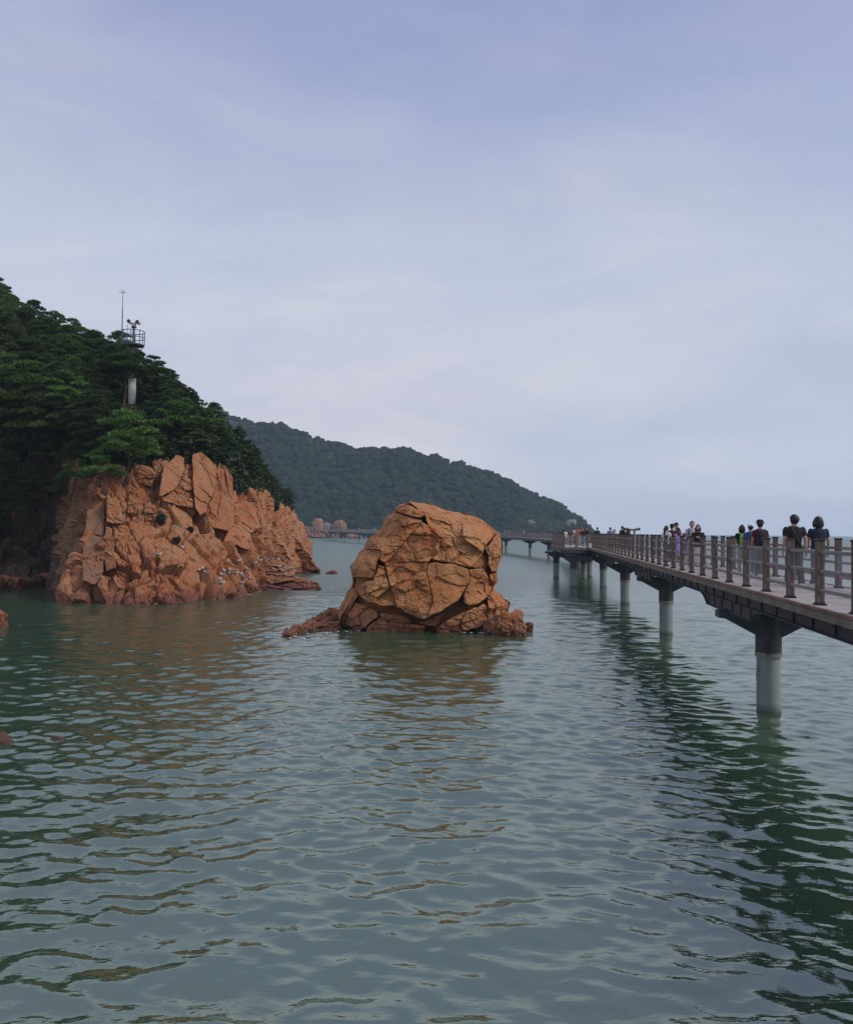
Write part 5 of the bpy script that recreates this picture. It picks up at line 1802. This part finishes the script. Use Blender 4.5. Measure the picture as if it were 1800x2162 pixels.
    for hip, kn, an in legp:
        m_ = MB()
        m_.tube([an + (0, -0.032, -0.026), an + (0, -0.015, -0.022), an + (0, 0.035, -0.026), an + (0, 0.08, -0.034), an + (0, 0.098, -0.038)], [0.012, 0.027, 0.026, 0.021, 0.010], 10)
        m_.v = [np.column_stack([v[:, 0], v[:, 1], np.maximum(v[:, 2], an[2] - 0.050)]) * S for v in m_.v]
        m_.build("shoe", cloth(shoes, 0.6), root, smooth=True)
    # hair
    hm = MB()

    def hairfn(V):
        V = V.copy()
        fr_ = np.clip((V[:, 1] - 0.25) / 0.3, 0, 1) * np.clip((0.42 - V[:, 2]) / 0.25, 0, 1)
        V *= (1 - 0.45 * fr_)[:, None]
        return V * (1 + 0.07 * vnoise(V * 4.1 + h * 9, 8) + 0.04 * vnoise(V * 9 + h * 5, 9))[:, None]
    hm.ell(hp(0, -0.009, 0.010), (0.050 * hs, 0.060 * hs, 0.064 * (0.5 + 0.5 * hs)), 20, 16, M=HM, fn=hairfn)
    if hair == 'bob':
        hm.ell(hp(0, -0.020, -0.030), (0.058 * hs, 0.050 * hs, 0.066), 16, 12, M=HM)
        for s in (-1, 1): hm.ell(hp(s * 0.044 * hs, 0.000, -0.030), (0.022, 0.032, 0.058), 10, 8, M=HM)
    if hair == 'long':
        hm.tube([hp(0, -0.03, 0.02), hp(0, -0.045, -0.06), hp(0, -0.06, -0.14), hp(0, -0.055, -0.22)], [0.05, 0.056, 0.05, 0.02], 12, ry=[0.03, 0.026, 0.02, 0.01])
    if hair == 'tail':
        hm.tube([hp(0, -0.055, 0.035), hp(0, -0.082, 0.0), hp(0, -0.085, -0.07), hp(0, -0.072, -0.16), hp(0, -0.07, -0.2)], [0.016, 0.024, 0.026, 0.018, 0.006], 9)
    hm.v = [bend(v * S) for v in hm.v]
    hm.build("hair", M_HAIR, root, smooth=True)
    if hat == 'bucket':
        q = MB(); q.tube([hp(0, -0.004, z) for z in (0.020, 0.024, 0.040, 0.072, 0.084)], [0.088, 0.080, 0.062, 0.054, 0.030], 18)
        q.v = [bend(v * S) for v in q.v]; q.build("hat", cloth(hatc), root, smooth=False)
    if hat == 'cap':
        q = MB(); q.ell(hp(0, -0.006, 0.030), (0.058, 0.064, 0.050), 16, 10, M=HM)
        q.tube([hp(0, 0.045, 0.030), hp(0, 0.075, 0.026), hp(0, 0.100, 0.018)], [0.046, 0.044, 0.026], 12, ry=[0.006, 0.006, 0.004])
        q.v = [bend(v * S) for v in q.v]; q.build("cap", cloth(hatc), root, smooth=True)
    if pack:
        q = MB()
        q.tube([(0, -0.105, 0.555), (0, -0.118, 0.58), (0, -0.122, 0.66), (0, -0.112, 0.75), (0, -0.095, 0.80), (0, -0.085, 0.815)], [0.055, 0.080, 0.084, 0.078, 0.060, 0.03], 14, ry=[0.035, 0.052, 0.054, 0.045, 0.03, 0.015])
        q.tube([(0, -0.16, 0.58), (0, -0.172, 0.62), (0, -0.165, 0.68)], [0.045, 0.056, 0.045], 10, ry=[0.014, 0.02, 0.012])
        for s in (-1, 1):
            q.tube([(s * 0.055, -0.09, 0.79), (s * 0.062, -0.03, 0.838), (s * 0.070, 0.05, 0.80), (s * 0.082, 0.068, 0.70), (s * 0.088, 0.0, 0.60)], 0.012, 6)
        q.v = [bend(v * S) for v in q.v]
        bp = q.build("backpack", cloth(pack), root, smooth=True)
    if strap:
        q = MB()
        q.tube([(-0.06, 0.04, 0.835), (-0.058, -0.045, 0.832), (-0.035, -0.072, 0.77), (0.0, -0.076, 0.69), (0.05, -0.072, 0.60), (0.085, -0.045, 0.55), (0.10, 0.0, 0.535)], 0.012, 6)
        q.box((0.085, -0.07, 0.525), (0.075, 0.035, 0.05), bev=0.01)
        q.v = [bend(v * S) for v in q.v]; q.build("shoulder_bag", cloth(strap), root, smooth=True)
    if face:
        for s in (-1, 1):
            q = MB(); q.ell(hp(s * 0.018, 0.0505, 0.004), (0.0065, 0.004, 0.004), 8, 6, M=HM); q.v = [bend(v * S) for v in q.v]; q.build("eye", M_BLACK, root)
            q = MB(); q.ell(hp(s * 0.018, 0.0515, 0.017), (0.010, 0.003, 0.0022), 8, 6, M=HM); q.v = [bend(v * S) for v in q.v]; q.build("eyebrow", M_HAIR, root)
        q = MB(); q.ell(hp(0, 0.0525, -0.032), (0.013, 0.004, 0.0045), 8, 6, M=HM); q.v = [bend(v * S) for v in q.v]; q.build("mouth", M_LIP, root)
    return root


def at_deck(px, d, dz=DZ):
    p = P(px, 1130, d)
    return (p[0], d, dz)


def hgt(px, topy, d, dz=DZ):
    return CAM_Z - dz + (1121.2 + (px - 900) * 0.0095 - topy) / FPX * d


def person(px, d, topy, rz, label, *a, dz=DZ, **k):
    return make_person(at_deck(px, d, dz), hgt(px, topy, d, dz) * 0.985, R(rz), label, *a, **k)


K = (0.010, 0.010, 0.012)
person(1676, 20.4, 1084.5, -4, "man in black T-shirt with a shoulder strap walking away on the boardwalk", 'tee', 'trousers', 'short', K, (0.062, 0.062, 0.056), arms=('down', 'back'), walk=0.9, strap=(0.05, 0.038, 0.032), near=True, build=1.14, hs=1.24, turn=R(14))
person(1727, 20.9, 1089, -8, "woman with bobbed black hair and navy T-shirt nearest on the right of the boardwalk", 'tee', 'shorts', 'bob', (0.020, 0.024, 0.045), (0.12, 0.145, 0.19), arms=('swing', 'down'), walk=-0.7, near=True, hs=1.30, build=1.05)
person(1604, 24.6, 1096, -8, "man in dark bucket hat and maroon shirt with a black backpack", 'tee', 'trousers', 'short', (0.085, 0.010, 0.014), (0.17, 0.16, 0.14), hat='bucket', hatc=K, pack=(0.014, 0.015, 0.022), near=True, walk=0.5, shoes=(0.25, 0.24, 0.22))
person(1584, 26.2, 1104, -10, "person in white cap and bright blue shirt beside the maroon backpacker", 'tee', 'trousers', 'short', (0.015, 0.09, 0.33), (0.20, 0.25, 0.33), hat='cap', hatc=(0.75, 0.76, 0.8), near=True, walk=-0.4, pack=(0.03, 0.05, 0.12))
person(1566, 27.0, 1106.5, -6, "woman in black top with a lime green backpack", 'tee', 'trousers', 'bob', K, (0.34, 0.31, 0.27), pack=(0.20, 0.42, 0.05), near=True, walk=0.3)
person(1460, 31.2, 1098.5, 176, "woman in pale grey top facing the camera with hair tied back", 'tee', 'trousers', 'tail', (0.36, 0.37, 0.44), (0.30, 0.29, 0.26), near=True, face=True, pack=(0.03, 0.035, 0.06), arms=('down', 'fwd'), turn=R(-12))
person(1473, 29.9, 1106, 150, "woman in black jumper and pale skirt looking left by the railing", 'long', 'skirt', 'bob', K, (0.58, 0.54, 0.48), near=True, face=True, arms=('fwd', 'down'), turn=R(10))
person(1406, 34.5, 1108.5, -60, "girl with a long ponytail and white shirt in profile", 'tee', 'trousers', 'tail', (0.68, 0.68, 0.70), (0.03, 0.03, 0.05), face=True, arms=('down', 'fwd'))
person(1418, 35.2, 1104.5, -20, "man in maroon shirt and dark cap behind the ponytailed girl", 'long', 'trousers', 'short', (0.075, 0.012, 0.020), (0.05, 0.05, 0.07), hat='cap', hatc=K)
person(1427, 36.5, 1102, 160, "person in pale pink top with sunglasses pushed up, half hidden in the group", 'tee', 'trousers', 'short', (0.55, 0.38, 0.40), (0.10, 0.10, 0.12), face=True, hat='cap', hatc=(0.02, 0.022, 0.03))
person(1431, 33.2, 1112.5, 20, "girl in lilac dress raising an arm to her head", 'dress', 'none', 'long', (0.36, 0.20, 0.50), (0.3, 0.2, 0.4), arms=('down', 'raise'))
person(1444, 33.8, 1124.5, 30, "small child in dark blue standing between the lilac girl and the grey clad woman", 'tee', 'shorts', 'short', (0.03, 0.03, 0.10), (0.1, 0.1, 0.2))
person(1313, 60.0, 1109.5, -60, "tall visitor in black standing at the telescopes", 'long', 'trousers', 'short', K, (0.03, 0.03, 0.04), arms=('down', 'fwd'))
person(1321, 60.8, 1113.5, -80, "shorter visitor in black bending to the left telescope", 'long', 'trousers', 'bob', K, (0.06, 0.06, 0.07), arms=('fwd', 'cam'), lean=R(10))
person(1288, 66.0, 1112.5, -10, "man in grey T-shirt seen from behind left of the telescopes", 'tee', 'trousers', 'short', (0.20, 0.21, 0.23), (0.08, 0.09, 0.11), build=1.12)
person(1296.5, 65.0, 1117, 0, "child in a pale blue hat beside the grey T-shirt man", 'tee', 'shorts', 'short', (0.22, 0.27, 0.36), (0.2, 0.2, 0.25), hat='bucket', hatc=(0.22, 0.28, 0.42))
person(1260.5, 77.0, 1112.5, 10, "person in dark navy jacket alone at the start of the lookout", 'long', 'trousers', 'short', (0.018, 0.022, 0.032), (0.04, 0.04, 0.05), build=1.1)
person(1221, 74.0, 1111.5, 130, "person in coral pink shirt on the lookout platform", 'tee', 'trousers', 'short', (0.62, 0.16, 0.13), (0.5, 0.3, 0.3))
person(1230, 72.8, 1114.0, 165, "dark haired woman in jeans leaning on the lookout's front railing", 'long', 'trousers', 'long', (0.02, 0.018, 0.022), (0.11, 0.15, 0.22), arms=('lean', 'lean'), lean=R(8))
person(1239, 73.4, 1112.5, 140, "woman in black with long hair at the lookout's right corner post", 'long', 'trousers', 'long', K, (0.10, 0.13, 0.18), arms=('lean', 'down'))
CROWD = [(1181, 92, 1116.0, (0.03, 0.035, 0.06), "person in dark blue at the lookout's left end", 60), (1188, 88, 1116.5, (0.10, 0.05, 0.05), "person in brown beside the lookout's left railing", 0),
         (1193.5, 84, 1117.5, (0.62, 0.62, 0.60), "person in white shirt standing deep in the lookout", 30), (1201, 90, 1117, (0.06, 0.06, 0.07), "person in charcoal top behind the lookout railing", 200),
         (1207, 82, 1117, (0.05, 0.03, 0.04), "person in dark plum in the middle of the lookout", 100), (1211.5, 95, 1113, (0.50, 0.50, 0.52), "tall person in light grey at the back of the lookout", 10),
         (1215, 86, 1117, (0.55, 0.50, 0.45), "person in cream top right of the tall grey one", 170), (1226, 79, 1110.5, (0.45, 0.12, 0.10), "tall person in red top behind the coral shirt", 190),
         (1204, 77, 1118, (0.16, 0.04, 0.04), "person in dark red top close to the lookout's left panel", 120)]
for px, d, ty, c_, lab, rz in CROWD:
    person(px, d, ty, rz, lab, 'tee', 'trousers', 'bob' if px % 2 < 1 else 'short', c_, (0.08, 0.08, 0.1))
FARP = [(1061, 190, 1116.5, (0.04, 0.04, 0.05), "far walker in black nearest the big rock's edge"), (1075, 186, 1117.5, (0.45, 0.38, 0.33), "far walker in beige on the distant walkway"),
        (1085, 181, 1117, (0.55, 0.06, 0.06), "far walker in red shirt on the distant walkway"), (1091, 178, 1118, (0.05, 0.06, 0.25), "far walker in blue beside the red shirt"),
        (1097, 174, 1118, (0.04, 0.04, 0.08), "far walker in navy on the distant walkway"), (1106, 168, 1117.5, (0.70, 0.68, 0.66), "far walker in white on the distant walkway"),
        (1114.5, 164, 1115.5, (0.03, 0.03, 0.035), "far walker in black right of the white one"), (757, 322, 1112.5, (0.50, 0.48, 0.45), "tiny pale figure on the farthest walkway"),
        (1066, 188, 1117.5, (0.35, 0.33, 0.32), "far walker in grey beside the black clad one"), (1070, 187, 1118, (0.10, 0.05, 0.05), "far walker in dark brown on the distant walkway"), (1080, 183, 1118.5, (0.05, 0.05, 0.06), "far walker in charcoal left of the red shirt"), (1101, 171, 1118.5, (0.06, 0.05, 0.09), "far walker in dark violet on the distant walkway"), (1110.5, 166, 1118, (0.03, 0.03, 0.035), "short far walker in black next to the white shirt"), (772, 318, 1112.5, (0.03, 0.03, 0.04), "tiny dark figure on the farthest walkway"), (790, 312, 1113, (0.60, 0.58, 0.55), "tiny white figure on the farthest walkway beside the rock")]
for i, (px, d, ty, c_, lab) in enumerate(FARP):
    person(px, d, ty, 90 if i % 2 else -90, lab, 'tee', 'trousers', 'short', c_, (0.1, 0.1, 0.12), dz=np.interp(d, [136, 187, 304, 362], [3.42, 3.62, 4.02, 4.08]))


# ================================================================== GULLS
M_GULL = simple("white_feathers", (0.62, 0.62, 0.61), 0.8, 0.06, 10.0)
M_GWING = simple("grey_feathers", (0.20, 0.215, 0.24), 0.8, 0.15, 10.0)
M_GTIP = simple("black_wing_tip", (0.015, 0.015, 0.017), 0.7, 0.1, 10.0)
M_BEAK = simple("yellow_beak", (0.55, 0.36, 0.05), 0.5, 0.1, 10.0)


def gull_mesh():
    m = MB()
    m.tube([(0, -0.26, 0.185), (0, -0.16, 0.205), (0, 0, 0.215), (0, 0.12, 0.235), (0, 0.18, 0.29), (0, 0.19, 0.325)], [0.015, 0.06, 0.085, 0.075, 0.042, 0.036], 10)
    m.ell((0, 0.205, 0.355), (0.042, 0.052, 0.042), 10, 8)
    m.m = 1
    for s in (-1, 1): m.ell((s * 0.055, -0.04, 0.232), (0.040, 0.175, 0.058), 8, 8)
    m.m = 2
    for s in (-1, 1): m.tube([(s * 0.035, -0.18, 0.235), (s * 0.012, -0.34, 0.215)], [0.028, 0.006], 6)
    m.m = 3
    m.tube([(0, 0.245, 0.352), (0, 0.30, 0.340)], [0.014, 0.004], 6)
    for s in (-1, 1): m.tube([(s * 0.03, 0.02, 0.15), (s * 0.03, 0.025, 0.0)], 0.007, 5); m.box((s * 0.03, 0.045, 0.004), (0.04, 0.06, 0.008))
    return m.mesh("gull", [M_GULL, M_GWING, M_GTIP, M_BEAK], smooth=True)


def build_gulls():
    gm = gull_mesh()
    k2 = lambda x, y: (400 + x * 0.17162, 940 + y * 0.17163)
    G = [k2(*q) for q in [(600, 1440), (172, 1530), (122, 1562), (435, 1562), (415, 1612), (525, 1557), (575, 1592), (655, 1625), (672, 1642), (645, 1708), (362, 1668), (407, 1712), (705, 1542), (805, 1462), (812, 1498), (836, 1502),
                          (860, 1558), (890, 1392), (925, 1402), (875, 1432), (1015, 1412), (1080, 1422), (1147, 1410), (1225, 1438), (1030, 1492), (1105, 1502), (1130, 1538), (1155, 1558), (1270, 1597), (1272, 1532), (1300, 1562), (905, 998),
                          (1285, 1128), (962, 1075), (1110, 1142), (207, 1592), (742, 1652), (1100, 552), (1350, 1610), (1180, 1600), (640, 1605), (480, 1595)]]
    G += [(388, 1160), (336, 1174)]
    SPEC = {31: "gull perched highest beside the square block of the cliff", 37: "gull on the cliff's skyline above the far hill", 42: "lone gull in the middle of the cliff face", 43: "gull left of the lone one on the cliff face", 1: "leftmost gull of the two at the cliff's lower left"}
    rng = random.Random(6)
    first = None
    dg = bpy.context.evaluated_depsgraph_get(); dg.update()
    n = 0
    hits = [scene_hit(px, py + 2.0) for px, py in G]
    for i, ((px, py), h) in enumerate(zip(G, hits)):
        if h is None or h[1] > 150 or h[2] < 0.15: continue
        o = bpy.data.objects.new("gull", gm)
        o.location = h + Vector((0, -0.12, -0.01)); o.rotation_euler = (0, 0, rng.uniform(0, 6.28)); o.scale = (rng.uniform(0.78, 0.95),) * 3
        link(o)
        tag(o, SPEC.get(i, "white and grey gull resting among the flock on the cliff's red foot"), 'gull', "gulls resting on the cliff")
        n += 1
    print("gulls", n)


build_gulls()


# ================================================================== HAZE
def build_haze():
    mb = MB().box((0, 0, 52.0), (6600, 6600, 112.0))
    t = NT("sea_haze")
    out = [n for n in t.n if n.type == 'OUTPUT_MATERIAL'][0]
    t.n.remove(t.b)
    v = t.node('ShaderNodeVolumePrincipled')
    v.inputs['Color'].default_value = (0.68, 0.83, 1.0, 1)
    v.inputs['Density'].default_value = HAZE
    v.inputs['Anisotropy'].default_value = 0.0
    t.l.new(v.outputs[0], out.inputs['Volume'])
    o = mb.build("haze", t.m)
    tag(o, "thin bluish sea haze over the water", kind='stuff')


HAZE = 0.00025
build_haze()
